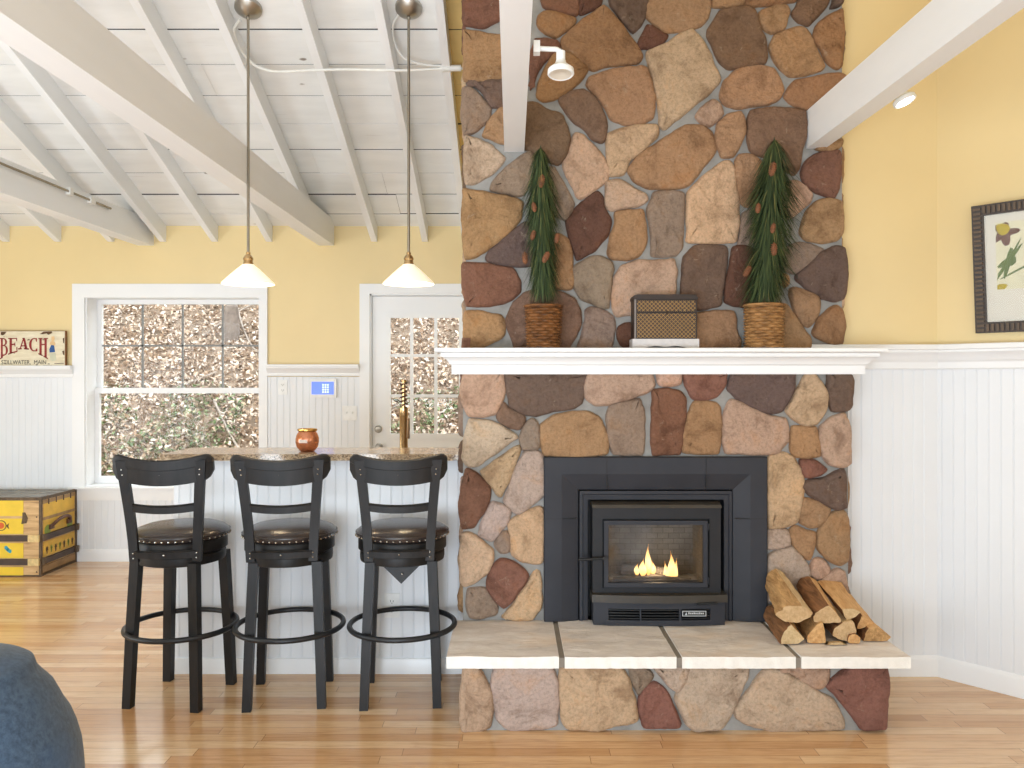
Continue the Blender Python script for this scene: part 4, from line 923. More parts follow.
# ================================================================== MANTEL OBJECTS
MZ = 1.6227
NEED = NT('pine_needles'); _a = NEED.n('ShaderNodeAttribute', attribute_name='col'); NEED.base(_a.outputs['Color']); NEED.set(.55, spec=.35); NEED = NEED.m
def wick_mat(name, c0, c1):
    n = NT(name); v = n.tc((1, 1, 3)); f = n.noise(v, 22, 5, .6); n.base(n.ramp(f, [(.32, c0), (.62, c1)])); n.set(.55, spec=.35); n.bump(n.noise(v, 90), .3, .003); return n.m
WICKD = wick_mat('brown_wicker', rgb(70, 42, 22), rgb(134, 88, 48)); WICKL = wick_mat('honey_wicker', rgb(100, 68, 38), rgb(172, 128, 80))
BARK = simple('brown_bark', rgb(84, 62, 44), .9, var=.3, bump=.6); CONE = simple('pine_cone_brown', rgb(128, 80, 50), .7, var=.4, nscale=60, bump=.3)
def potted_pine(label, bx, bw0, bw1, by0, tip, prof, cones, wick, seed, n=3400):
    Y = 3.815; s = Y/F; x = kx(bx, Y); rnd = random.Random(seed)
    t = thing('potted_pine', label, 'potted tree', (x, Y, MZ), 0, 'little pine trees on the mantel')
    h = kz(by0, Y)-MZ; r0, r1 = bw0*s/2, bw1*s/2
    m = MB(); rings = []; rows = 15; nseg = 96
    for k in range(rows*4+1):
        tt = k/(rows*4); row = k//4; ph = (row % 2)*PI
        bulge = abs(math.sin(PI*k/4)); rb = r0+(r1-r0)*tt
        rings.append([Vector((x+math.cos(a)*q, Y+math.sin(a)*q, MZ+h*tt)) for a in [2*PI*i/nseg for i in range(nseg)] for q in [rb-.012+.012*bulge*(.6+.4*math.sin(a*11+ph))]])
    rin = r1-.014
    rings += [[Vector((x+math.cos(2*PI*i/nseg)*rin, Y+math.sin(2*PI*i/nseg)*rin, MZ+h)) for i in range(nseg)], [Vector((x+math.cos(2*PI*i/nseg)*(r0-.02), Y+math.sin(2*PI*i/nseg)*(r0-.02), MZ+.03)) for i in range(nseg)]]
    m.loft(rings); m.tube([(x+(r1-.004)*math.cos(2*PI*k/48), Y+(r1-.004)*math.sin(2*PI*k/48), MZ+h-.002) for k in range(48)], .006, 8, True); m.build('wicker_basket', wick, t, 60)
    ztop = kz(tip[1], Y); xt = kx(tip[0], Y)
    def axis(z): u = max(0, min(1, (z-MZ-h)/(ztop-MZ-h))); return x+(xt-x)*u
    m = MB(); m.tube([(axis(z), Y, z) for z in [MZ+.03+(ztop-MZ-.08)*k/8 for k in range(9)]], [.013-.0012*k for k in range(9)], 10); m.build('trunk', BARK, t)
    m = MB(); m.lathe([(.001, .0), (r1-.018, .0)], (x, Y, MZ+h-.02), 24); m.build('moss', simple('dry_moss', rgb(96, 92, 56), .95, var=.4, nscale=50, bump=.6) if 'dry_moss' not in MATS else MATS['dry_moss'], t)
    def width(y, side):
        for (ya, la, ra), (yb, lb, rb) in zip(prof, prof[1:]):
            if ya <= y <= yb:
                u = (y-ya)/(yb-ya); return (la+(lb-la)*u) if side < 0 else (ra+(rb-ra)*u)
        return prof[-1][1 if side < 0 else 2]
    bm = bmesh.new(); lay = bm.loops.layers.float_color.new('col')
    for k in range(n):
        if k < 110:   # upright leader at the very top
            zb_ = ztop-rnd.uniform(.03, .1); aa = rnd.uniform(0, 2*PI); q = Vector((axis(zb_)+math.cos(aa)*.004, Y+math.sin(aa)*.004, zb_)); e_ = Vector((axis(ztop)+rnd.gauss(0, .0015), Y+rnd.gauss(0, .003), ztop+rnd.uniform(-.02, .012))); fs_ = bm.faces.new((bm.verts.new(q+Vector((-.0018, 0, 0))), bm.verts.new(q+Vector((.0018, 0, 0))), bm.verts.new(e_)))
            for lp in fs_.loops: lp[lay] = (lin(52), lin(66), lin(40), 1)
            continue
        yend = tip[1]+8+(prof[-1][0]-tip[1]-6)*rnd.random()**.72          # where the needle ends (photo row -> height)
        a = rnd.uniform(0, 2*PI); ca, sa = math.cos(a), math.sin(a); frac = rnd.random()**.45
        zend = kz(yend, Y); edge = kx(width(yend, ca), Y)
        xc = axis(zend); rx = abs(edge-xc)*frac*rnd.uniform(.95, 1.2); L = rnd.uniform(.11, .21)
        zs = min(ztop-.004, zend+L); xs = axis(zs)
        ws = max(.0, min(1, (ztop-zs)/.12)); rs_ = rx*.14*ws
        stray = rnd.random() < .16
        if stray: rx = abs(edge-xc)*rnd.uniform(1.1, 1.4); zend += rnd.uniform(0, .03)
        ry = min(rx, .085)
        p0 = Vector((xs+ca*rs_, Y+sa*rs_*.7, zs)); p3 = Vector((xc+ca*rx, Y+sa*ry, zend))
        fl = min(.006, rx*.1); pm = p0.lerp(p3, .5)+Vector((ca*fl, sa*fl, fl*.7))
        wv = Vector((-sa, ca, 0))*rnd.uniform(.0013, .0022)+Vector((rnd.uniform(-.0008, .0008), 0, 0))
        A = [bm.verts.new(p0-wv), bm.verts.new(p0+wv), bm.verts.new(pm+wv), bm.verts.new(pm-wv), bm.verts.new(p3)]
        g = rnd.random(); c = (lin(38+50*g), lin(54+48*g), lin(34+26*g), 1)
        if rnd.random() < .05: c = (lin(128), lin(124), lin(74), 1)
        for f in (bm.faces.new(A[:4]), bm.faces.new((A[3], A[2], A[4]))):
            for lp in f.loops: lp[lay] = c
    m = MB(); m.bm.free(); m.bm = bm; o = m.build('pine_foliage', NEED, t, 0); o['kind'] = 'stuff'
    for cx_, cy_, ang, sz in cones:
        edge = max(.02, abs(kx(width(cy_, cx_-tip[0]), Y)-axis(kz(cy_, Y)))); xx = kx(cx_, Y-.05); zz = kz(cy_, Y-.05)
        off = min(.98, abs(xx-axis(zz))/edge); yy = Y-min(edge, .085)*math.sqrt(max(.05, 1-off*off))*.85
        m = MB(); M = Matrix.Translation((kx(cx_, yy), yy, kz(cy_, yy))) @ Matrix.Rotation(math.radians(ang), 4, 'Y'); m_l = .032*sz
        m.lathe([(.001, -m_l), (.009*sz, -m_l*.8), (.0125*sz, -m_l*.25), (.011*sz, m_l*.3), (.006*sz, m_l*.8), (.001, m_l)], n=12, M=M)
        for row in range(6):
            z_ = -m_l*.75+row*m_l*.28; rr = .0125*sz*math.sqrt(max(.1, 1-(z_/m_l)**2))
            for i in range(8):
                a = 2*PI*(i+.5*(row % 2))/8; c = M @ Vector((rr*math.cos(a), rr*math.sin(a), z_)); m.sphere(c, .0044*sz, 1, (1, 1, .7))
        m.build('pine_cone', CONE, t, 50)
potted_pine('slim potted pine with hanging needles in a dark brown basket, left on the mantel', 543.5, 36, 39.5, 306, (540.5, 147),
            [(147, 540, 541), (165, 531, 550), (190, 526, 556), (215, 521, 562), (226, 518, 566), (240, 524, 562), (270, 527, 561), (306, 527, 560)],
            [(541.5, 181, 8, 1.05), (534, 207, -10, .75), (533, 235, 15, .8), (557, 238, 10, .8), (546, 257, 25, .95), (525, 258, -5, .95)], WICKD, 4, 3200)
potted_pine('wide shaggy potted pine with spreading needles in a honey basket, right on the mantel', 764, 39.5, 41.5, 305, (774.5, 139),
            [(139, 774, 775), (155, 765, 784), (175, 756, 793), (200, 746, 800), (218, 738, 804), (240, 742, 803), (262, 745, 798), (285, 742, 792), (312, 736, 788)],
            [(772.5, 169, 12, 1.15), (758, 208, 5, .8), (773, 228, 10, .8), (774, 249, 0, 1.0), (747.5, 271, 30, .95)], WICKL, 9, 3700)
# lattice jewelry chest
Yx = 3.80; s = Yx/F
DKW = simple('dark_walnut', rgb(44, 31, 23), .5, var=.2, nscale=20, bump=.1); GILT = simple('gilt_lattice', rgb(176, 142, 88), .4, metal=.5, bump=0); PEW = simple('pewter_trim', rgb(128, 118, 112), .4, metal=.4, var=.2, bump=.2); FABR = simple('lattice_backing', rgb(80, 62, 52), .7, var=.2, nscale=60)
x0, x1 = kx(634, Yx), kx(697, Yx); z1 = kz(294.5, Yx); zm = kz(339, Yx)
bx = thing('jewelry_box', 'dark wooden box with gilt lattice front on scalloped feet', 'box', ((x0+x1)/2, Yx+.04, MZ))
m = MB(); zt = kz(299.5, Yx); m.box(x0, x1, Yx, Yx+.1, zm, zt); m.bevel(.003, 1); m.build('body', DKW, bx, 30)
m = MB(); pr = [(x0-.004, zt), (x0-.004, z1-.012), (x0+.004, z1-.003), (x0+.016, z1), (x1-.016, z1), (x1-.004, z1-.004), (x1+.003, z1-.014), (x1+.003, zt)]
m.prism([(a, Yx-.008, b) for a, b in pr], (0, .112, 0)); m.build('top', DKW, bx, 30)
def lattice(z0_, z1_, name):
    a, b = x0+.012, x1-.007; m = MB(); m.box(a, b, Yx-.004, Yx+.001, z0_, z1_); p = m.build(name, FABR, bx, 0)
    m = MB(); stp = .0195; y = Yx-.0055
    for sgn in (1, -1):
        c = a-(z1_-z0_)-stp if sgn > 0 else a
        while c < b+(z1_-z0_):
            # line x = c + sgn*(z-z0)
            pts = [(c, z0_), (c+sgn*(z1_-z0_), z1_)]
            (xa, za), (xb, zb2) = pts
            if xa > xb: (xa, za), (xb, zb2) = (xb, zb2), (xa, za)
            if xb > a and xa < b:
                if xa < a: za += (a-xa)*(zb2-za)/(xb-xa); xa = a
                if xb > b: zb2 -= (xb-b)*(zb2-za)/(xb-xa); xb = b
                if xb-xa > .003: m.tube([(xa, y, za), (xb, y, zb2)], .0014, 6)
            c += stp
    m.build('lattice', GILT, p, 40)
    m = MB(); frame(m, a-.003, b+.003, z0_-.003, z1_+.003, .004, Yx-.008, Yx); m.build('lattice_frame', DKW, p, 0)
zs = kz(312.5, Yx); lattice(zs+.004, zt-.005, 'upper_front'); lattice(zm+.004, zs-.004, 'lower_front')
m = MB(); m.box(x0+.0015, x0+.009, Yx-.006, Yx, zm, zt); m.build('corner_strip', PEW, bx, 0)
m = MB(); cxm = (x0+x1)/2+.004; m.lathe([(.001, .008), (.006, .007), (.008, 0)], (cxm, Yx-.004, zs), 16, M=Matrix.Rotation(PI/2, 4, 'X')); m.lathe([(.001, .006), (.004, .005), (.004, 0)], (cxm+.001, Yx-.005, zs-.008), 12, M=Matrix.Rotation(PI/2, 4, 'X')); m.build('latch', simple('dark_bronze', rgb(52, 40, 30), .4, metal=.6, bump=0), bx)
GREYB = simple('grey_white_painted_base', rgb(206, 200, 198), .55, var=.08, nscale=40, bump=.1)
m = MB(); a, b = kx(632.5, Yx-.01), kx(699, Yx-.01); P = [(a, MZ), (a, zm), (b, zm), (b, MZ)]
K = 60; bot = []
for k in range(K+1):
    u = 1-k/K; z = MZ+.013*max(0, math.sin(PI*min(1, max(0, (u-.14)/.72)))**.5)*(0.75+.25*math.cos(u*6*PI)) if .14 < u < .86 else MZ
    bot.append((a+(b-a)*u, z))
P = [(a, zm), (b, zm)]+bot
m.prism([(p, Yx-.014, q) for p, q in P], (0, .016, 0)); m.box(a, a+.012, Yx, Yx+.1, MZ, zm); m.box(b-.012, b, Yx, Yx+.1, MZ, zm); m.box(a, b, Yx+.088, Yx+.1, MZ, zm); m.build('scalloped_base', GREYB, bx, 0)
# ================================================================== FIREWOOD
def wood_end(name, c0, c1):
    n = NT(name); f = n.noise(n.tc((1, .14, 1)), 42, 7, .7, .6); n.base(n.ramp(f, [(.3, c0), (.65, c1)])); n.set(.8, spec=.25); n.bump(n.noise(n.tc((6, .8, 6)), 14, 7, .7), 1.0, .012); return n.m
SPLIT = wood_end('split_wood', rgb(196, 138, 82), rgb(240, 194, 136)); SPLITP = wood_end('pale_split_wood', rgb(200, 164, 116), rgb(234, 204, 158)); ENDG = wood_end('sawn_end_grain', rgb(198, 156, 108), rgb(230, 196, 150)); BARKR = wood_end('firewood_bark', rgb(84, 56, 38), rgb(166, 116, 76)); BARKY = wood_end('light_firewood_bark', rgb(146, 104, 62), rgb(222, 176, 120))
def log(label, front, back, bark, split, barkf, Yf=3.49, Yb=3.785, end=ENDG):
    """front/back: outlines (photo points of crop 750,550 @5.906) at the near and far ends, same count; barkf = set of side indices with bark"""
    n = len(front); f3 = [px(750+x/5.906, 550+y/5.906, Yf) for x, y in front]; b3 = [px(750+x/5.906, 550+y/5.906, Yb) for x, y in back]
    R = []; sd = random.uniform(0, 99); sub = 5; flags = []
    def dens(P):
        out = []
        for i in range(n):
            a, b = P[i], P[(i+1) % n]
            for k in range(sub): out.append(a.lerp(b, k/sub))
        N = len(out); return [(out[i-1]+out[i]*3+out[(i+1) % N])/5 for i in range(N)]
    for i in range(n): flags += [1 if i in barkf else 0]*sub
    F_, B_ = dens(f3), dens(b3); cf = sum(F_, Vector())/len(F_); cb_ = sum(B_, Vector())/len(B_)
    for k in range(15):
        t = k/14; c = cf.lerp(cb_, t); ring = []
        for i, (p, q) in enumerate(zip(F_, B_)):
            v = p.lerp(q, t); d = v-c; amp = .10 if flags[i] else .045
            v = c+d*(1+amp*fbm(v.x*30+sd, v.z*30, t*2.5)+amp*.6*fbm(v.x*80+sd, v.z*80, t*5)); 
            if v.z < HT+.006: v.z = HT+.006
            if k in (0, 14): v.y += .006*fbm(v.x*40, v.z*40, sd)
            ring.append(v)
        R.append(ring)
    m = MB(); V = [[m.bm.verts.new(p) for p in r] for r in R]; N = len(R[0])
    for a, b in zip(V, V[1:]):
        for i in range(N):
            f = m.bm.faces.new((a[i], a[(i+1) % N], b[(i+1) % N], b[i])); f.material_index = 0 if flags[i] else 1
    for r in (V[0], V[-1]):
        c = sum((v.co for v in r), Vector())/N; cv = m.bm.verts.new(c)
        for i in range(N): f = m.bm.faces.new((r[i], r[(i+1) % N], cv)); f.material_index = 2
    tag(rebase(m.build('firewood_log', [bark, split, end], None, 50)), label, 'firewood', 'split logs stacked on the hearth')
    return
log('large pale split log leaning at the top left of the firewood stack', [(150, 385), (210, 330), (310, 330), (375, 372), (350, 402), (290, 428), (205, 425)], [(85, 215), (100, 140), (150, 108), (195, 128), (250, 215), (210, 250), (130, 250)], BARKY, SPLITP, {0, 1}, 3.47, 3.76, ENDG)
log('dark-barked log with a triangular end, top middle of the firewood stack', [(370, 428), (382, 372), (465, 322), (543, 415), (530, 430)], [(268, 215), (300, 165), (350, 155), (400, 185), (340, 240)], BARKR, SPLIT, {0, 1, 4}, 3.50, 3.78)
log('honey-coloured split log with a grey end, top right of the firewood stack', [(540, 350), (600, 345), (660, 365), (620, 395), (570, 420)], [(392, 182), (450, 178), (545, 190), (520, 235), (440, 250)], BARKR, SPLIT, {4}, 3.52, 3.80, SPLITP)
log('bark-covered log at the bottom left of the firewood stack', [(172, 565), (200, 480), (242, 440), (290, 490), (325, 528), (265, 566)], [(78, 400), (95, 340), (140, 318), (210, 345), (240, 420), (160, 440)], BARKR, SPLIT, {0, 1, 4}, 3.465, 3.76, SPLITP)
log('wedge-shaped log on the slab, second from the left in the bottom row', [(340, 548), (345, 500), (385, 450), (432, 425), (450, 555), (400, 568)], [(255, 440), (265, 400), (320, 350), (370, 340), (380, 440), (310, 450)], BARKY, SPLIT, {0, 1}, 3.475, 3.78, SPLIT)
log('round-topped log in the middle of the bottom row of firewood', [(488, 505), (500, 465), (545, 425), (612, 418), (632, 480), (590, 545), (530, 530)], [(400, 410), (410, 370), (440, 340), (500, 330), (520, 390), (490, 440), (430, 440)], BARKR, SPLITP, {0, 1, 5}, 3.49, 3.79, ENDG)
log('short knotty stub poking out at the front of the firewood stack', [(578, 545), (585, 505), (620, 495), (655, 518), (640, 575)], [(540, 500), (550, 465), (580, 455), (600, 470), (590, 510)], BARKR, SPLIT, {0, 1, 2}, 3.47, 3.62, SPLIT)
log('split log resting on the right side of the firewood stack', [(630, 470), (645, 425), (662, 388), (742, 435), (690, 455)], [(520, 330), (540, 280), (570, 250), (600, 262), (590, 330)], BARKR, SPLIT, {0, 1}, 3.54, 3.80, SPLIT)
log('dark-ended log lying at the far right of the firewood stack', [(664, 542), (700, 458), (745, 450), (836, 512), (800, 553), (740, 562)], [(580, 430), (600, 370), (640, 350), (700, 400), (690, 440), (640, 450)], BARKR, SPLIT, {0, 5}, 3.50, 3.79, BARKY)
log('thin flat wood chip lying on the slab in front of the firewood', [(438, 572), (480, 548), (530, 545), (575, 565), (575, 580), (450, 582)], [(440, 555), (470, 540), (530, 535), (560, 550), (560, 560), (450, 562)], SPLIT, SPLITP, set(), 3.455, 3.50, SPLITP)
# ================================================================== PICTURE ON THE CANTED WALL
def wall_s(x): tt = (x-CX)/F; return (tt*C0.y-C0.x)/(DW.x-tt*DW.y)
s0 = wall_s(972)+.022; P0 = C0+DW*s0; ztop = kz(209, P0.y); zbot = kz(333.5, P0.y)
pf = thing('framed_print', 'botanical leaf print in a dark ribbed frame on the right wall', 'picture', (P0.x, P0.y, zbot))
Wd, Hd = .52, ztop-zbot; up = Vector((0, 0, 1)); Nn = Vector((DW.y, -DW.x, 0))
def wp(u, v, d): return P0+DW*u+Nn*(d+.004+.06*v/Hd)+Vector((0, 0, zbot-P0.z+v))
def wbox(m, u0, u1, v0, v1, d0, d1):
    vs = [wp(u, v, d) for u, v, d in ((u0, v0, d0), (u1, v0, d0), (u1, v0, d1), (u0, v0, d1), (u0, v1, d0), (u1, v1, d0), (u1, v1, d1), (u0, v1, d1))]
    V = [m.bm.verts.new(p) for p in vs]
    for f in ((3, 2, 1, 0), (4, 5, 6, 7), (0, 1, 5, 4), (1, 2, 6, 5), (2, 3, 7, 6), (3, 0, 4, 7)): m.bm.faces.new([V[i] for i in f])
FRMD = simple('dark_ribbed_frame', rgb(58, 46, 38), .4, var=.2, nscale=40, bump=.1); FRMG = simple('worn_gold_ribs', rgb(92, 76, 60), .45, metal=.2, var=.2, bump=.1)
w = .05
m = MB(); wbox(m, 0, w, 0, Hd, 0, .018); wbox(m, Wd-w, Wd, 0, Hd, 0, .018); wbox(m, w, Wd-w, 0, w, 0, .018); wbox(m, w, Wd-w, Hd-w, Hd, 0, .018); fr = m.build('frame', FRMD, pf, 0)
m = MB(); st_ = .021; k = .008
while k < Hd-.01:
    wbox(m, .009, w-.009, k, k+.011, .015, .025); wbox(m, Wd-w+.009, Wd-.009, k, k+.011, .015, .025); k += st_
k = w
while k < Wd-w:
    wbox(m, k, k+.011, .009, w-.009, .015, .025); wbox(m, k, k+.011, Hd-w+.009, Hd-.009, .015, .025); k += st_
m.build('frame_rib', FRMG, fr, 0)
MATB = simple('cream_mat_board', rgb(232, 222, 212), .8, var=.02, bump=0); m = MB(); wbox(m, w, Wd-w, w, Hd-w, .002, .006); m.build('mat_board', MATB, pf, 0)
ART = simple('cream_print_paper', rgb(232, 222, 196), .8, var=.06, nscale=20, bump=0); a0, a1, b0, b1 = .096, Wd-.096, .2, Hd-.09
m = MB(); wbox(m, a0, a1, b0, b1, .006, .0075); pr_ = m.build('print', ART, pf, 0)
AL = {'green': simple('printed_green', rgb(116, 128, 84), .8, var=.15, bump=0), 'brown': simple('printed_brown', rgb(132, 98, 66), .8, var=.2, bump=0), 'ochre': simple('printed_ochre', rgb(190, 166, 70), .8, var=.2, bump=0), 'plum': simple('printed_plum', rgb(122, 92, 84), .8, var=.2, bump=0)}
def leaf(c, L, W, ang, col, lobes=0, d=.0078):
    pts = []; n = 28
    for k in range(n):
        u = k/n*2*PI; r = math.cos(u); ww = math.sin(u)*(1-.35*math.cos(u))
        f = 1+(.35*math.sin(u*lobes) if lobes else 0)
        x, y = r*L*f*.5, ww*W*f*.5; pts.append((max(a0+.001, min(a1-.001, c[0]+x*math.cos(ang)-y*math.sin(ang))), max(b0+.001, min(b1-.001, c[1]+x*math.sin(ang)+y*math.cos(ang)))))
    m = MB(); V = [m.bm.verts.new(wp(p, q, d)) for p, q in pts]; m.bm.faces.new(V); V2 = [m.bm.verts.new(wp(p, q, d-.0006)) for p, q in pts]
    for i in range(n): m.bm.faces.new((V[i], V[(i+1) % n], V2[(i+1) % n], V2[i]))
    m.build('printed_leaf', AL[col], pr_, 0)
aw, ah = a1-a0, b1-b0
leaf((a0+.035, b1-.05), .09, .09, 2.2, 'plum', 5); leaf((a0+.03, b1-.03), .06, .05, 2.4, 'ochre', 0, .0084); leaf((a0+.055, b0+.135), .17, .045, 1.05, 'green', 7); leaf((a0+.2, b1-.06), .16, .1, 1.2, 'brown', 5); leaf((a0+.19, b1-.05), .1, .06, 1.2, 'ochre', 0, .0084)
leaf((a0+.2, b0+.06), .14, .1, .5, 'brown', 5); leaf((a0+.02, b0+.012), .05, .03, .3, 'ochre'); leaf((a0+.12, b0+.1), .24, .008, .45, 'green')
m = MB(); wbox(m, w-.002, Wd-w+.002, w-.002, Hd-w+.002, .0105, .0115); m.build('glazing', GLASS, pf, 0)
# ================================================================== BEACH SIGN ON THE LEDGE
YSg = YB-.035; zs0 = BCAP+.0005; zs1 = kz(331.3, YSg); xs1 = kx(65.3, YSg); xs0 = kx(-14, YSg)
SIGNW = NT('weathered_cream_board'); _v = SIGNW.tc((1, 1, 4)); _c = SIGNW.ramp(SIGNW.noise(_v, 9, 5), [(.3, rgb(214, 200, 168)), (.7, rgb(240, 230, 204))])
_chip = SIGNW.ramp(SIGNW.noise(SIGNW.tc((1.2, 1, 3)), 14, 3, .6), [(.66, (0, 0, 0)), (.69, (1, 1, 1))]); SIGNW.base(SIGNW.mix(_c, rgb(96, 72, 50), _chip)); SIGNW.set(.7); SIGNW = SIGNW.m
SIGNE = simple('rusty_brown_edge', rgb(132, 88, 52), .8, var=.3, nscale=40); SRED = simple('sign_red', rgb(146, 36, 34), .6, var=.12, nscale=60, bump=0); SDK = simple('sign_dark_lettering', rgb(74, 66, 54), .7, bump=0)
sg = thing('beach_sign', 'weathered wooden BEACH sign standing on the wainscot ledge by the window', 'sign', ((xs0+xs1)/2, YSg, zs0))
m = MB(); m.box(xs0, xs1, YSg-.008, YSg+.012, zs0, zs1); m.build('board', SIGNW, sg, 0)
m = MB(); frame(m, xs0-.002, xs1+.006, zs0, zs1+.004, .006, YSg-.0065, YSg+.013, wr=.012, wb=.003); m.build('board_edge', SIGNE, sg, 0)
def S_(x, y): return Vector((kx(x/14.222, YSg-.01), YSg-.0095, kz(325+y/14.222, YSg-.01)))   # in the sign's own zoomed drawing units
def letters(name, polys, mat, parent=sg, d=.0012):
    m = MB()
    for P in polys: m.prism([S_(*p)+Vector((0, d*.6, 0)) for p in P], (0, -d, 0))
    return m.build(name, mat, parent, 0)
def yb(x): return 372+((x-340)/330)**2*108          # arched foot of the word
def stem(x0, x1, yt=190, sl=0): return [(x0, yt), (x1, yt), (x1+sl, yb(x1+sl)), (x0+sl, yb(x0+sl))]
def serif(x0, x1, y, h=14): return [(x0, y-h/2), (x1, y-h/2), (x1, y+h/2), (x0, y+h/2)]
def serb(x0, x1, h=16): return [(x0, yb(x0)-h), (x1, yb(x1)-h), (x1, yb(x1)+2), (x0, yb(x0)+2)]
def bow(cx, cy, rx, ry, w0, w1, a0=-90, a1=90, n=12):
    o, i = [], []
    for k in range(n+1):
        a = math.radians(a0+(a1-a0)*k/n); ww = w0+(w1-w0)*math.sin(PI*k/n); o.append((cx+rx*math.cos(a), cy+ry*math.sin(a))); i.append((cx+(rx-ww)*math.cos(a), cy+(ry-min(ww, 16))*math.sin(a)))
    return [[o[k], o[k+1], i[k+1], i[k]] for k in range(n)]
B_ = [stem(12, 38), serif(-5, 60, 192), serb(-8, 40)]+bow(50, 242, 48, 52, 10, 26)+bow(50, 360, 62, 76, 12, 30)+[[(36, 284), (56, 284), (56, 300), (36, 300)], [(36, 420), (55, 420), (55, 438), (36, 444)]]
E_ = [stem(135, 168), serif(115, 240, 192), serb(115, 180), [(160, 268), (215, 262), (215, 284), (160, 288)], [(228, 186), (242, 186), (242, 232), (232, 228)], [(160, yb(160)-18), (244, yb(244)-14), (246, yb(246)+2), (160, yb(160)+2)], [(232, 318), (246, 312), (246, yb(246)), (236, yb(236))], [(206, 248), (216, 248), (216, 304), (206, 302)]]
A_ = [[(328, 186), (352, 186), (392, 345), (354, 345)], [(326, 190), (340, 200), (292, 345), (276, 345)], [(304, 290), (370, 286), (372, 302), (302, 306)], [(258, 330), (308, 328), (308, 346), (258, 350)], [(340, 328), (408, 330), (410, 352), (340, 346)], serif(318, 352, 190)]
C_ = bow(485, 280, 72, 96, 10, 34, 70, 290, 18)+[[(500, 186), (524, 186), (524, 240), (510, 232)], [(508, 340), (528, 330), (530, 372), (505, 378)]]
H_ = [stem(560, 592), stem(632, 664), serif(545, 606, 192), serif(618, 682, 192), serb(545, 606), serb(616, 680), [(590, 268), (634, 268), (634, 286), (590, 286)]]
letters('word_beach', B_+E_+A_+C_+H_, SRED)
def text_part(name, body, x0, x1, y, hgt, mat, parent):
    cu = bpy.data.curves.new(name, 'FONT'); cu.body = body; cu.extrude = 0.0005; o = bpy.data.objects.new('tmp', cu); COL.objects.link(o)
    dg = bpy.context.evaluated_depsgraph_get(); me = bpy.data.meshes.new_from_object(o.evaluated_get(dg)); bpy.data.objects.remove(o)
    xs = [v.co.x for v in me.vertices]; ys = [v.co.y for v in me.vertices]; mx0, mx1, my1 = min(xs), max(xs), max(ys)
    a = S_(x0, y); b = S_(x1, y-hgt); off = parent.location
    for v in me.vertices:
        u = (v.co.x-mx0)/(mx1-mx0); w_ = max(v.co.y, -.1)/my1; z_ = v.co.z
        v.co = Vector((a.x+(b.x-a.x)*u, a.y-z_, a.z+(b.z-a.z)*w_))-off
    o = bpy.data.objects.new(name, me); COL.objects.link(o); me.materials.append(mat); o.parent = parent
text_part('words_stillwater', 'STILLWATER,', 20, 435, 558, 58, SDK, sg); text_part('word_main', 'MAIN', 484, 655, 556, 56, SDK, sg)
CHIP = simple('bare_wood_chip', rgb(92, 66, 42), .8, var=.3, nscale=50)
for P in ([(8, 98), (92, 94), (70, 128), (40, 146), (12, 140)], [(565, 128), (620, 94), (735, 92), (742, 112), (690, 140), (660, 120), (610, 132)], [(884, 372), (912, 362), (914, 430), (896, 420)], [(892, 190), (914, 180), (912, 262), (898, 250)], [(560, 588), (620, 572), (740, 574), (730, 590)], [(770, 545), (905, 538), (908, 548), (775, 553)]): letters('paint_chip', [P], CHIP, d=.0006)
SKIN = simple('printed_skin', rgb(226, 190, 140), .7, bump=0); SBLU = simple('printed_blue', rgb(44, 88, 150), .7, bump=0); SPAL = simple('printed_pale', rgb(206, 204, 178), .7, bump=0)
letters('printed_bather', [[(730, 165), (770, 160), (778, 200), (760, 235), (730, 225)], [(722, 230), (775, 235), (790, 275), (770, 290), (715, 285), (705, 262)]], SKIN)
letters('printed_swimsuit', [[(728, 285), (768, 285), (782, 385), (705, 392), (702, 345)]], SBLU); letters('printed_beach_towel', [[(700, 395), (790, 395), (800, 500), (745, 515), (715, 500)]], SPAL)
# ================================================================== STENCILLED STEAMER TRUNK
TX1 = -3.516; TY0 = 5.97; TY1 = 6.452; TH = .588; TX0 = -4.55
def plank_mat():
    n = NT('bare_trunk_planks'); f = n.noise(n.tc((.6, .6, 5)), 7, 6, .6, .5); n.base(n.ramp(f, [(.25, rgb(150, 112, 72)), (.45, rgb(204, 166, 116)), (.7, rgb(226, 192, 142))])); n.set(.6); n.bump(f, .2, .004); return n.m
TPL = plank_mat(); TY = simple('yellow_panel_paint', rgb(240, 204, 60), .5, var=.07, nscale=9); TYO = simple('ochre_panel_paint', rgb(216, 172, 62), .5, var=.12, nscale=14); TSL = simple('dark_trunk_slat', rgb(74, 60, 52), .55, var=.25, nscale=18, bump=.2); TMT = simple('dark_trunk_edge_metal', rgb(96, 78, 58), .5, metal=.3, var=.3, nscale=25); TTOP = simple('grey_worn_canvas_lid', rgb(150, 146, 140), .6, var=.25, nscale=12, bump=.3); TBR = simple('pale_brass_cap', rgb(220, 196, 140), .45, metal=.3, var=.15, nscale=50)
TW2 = simple('brown_worn_trunk_wood', rgb(156, 124, 84), .65, var=.25, nscale=14, bump=.25)
tk = thing('steamer_trunk', 'old wooden steamer trunk with yellow painted panels and dark slats', 'trunk', ((TX0+TX1)/2, (TY0+TY1)/2, 0))
m = MB(); m.box(TX0, TX1, TY0, TY1, .012, TH-.012); m.bevel(.004, 1); m.build('body', TPL, tk, 0)
m = MB(); m.box(TX0+.01, TX1-.01, TY0+.01, TY1-.01, TH-.013, TH); m.bevel(.004, 1); m.build('lid_top', TTOP, tk, 0)
m = MB()
for y in (TY0+.1, TY0+.24, TY0+.38): m = MB(); m.box(TX0+.02, TX1-.02, y, y+.035, TH-.002, TH+.006); m.build('lid_slat', TTOP, tk, 0)
e = .013; m = MB()
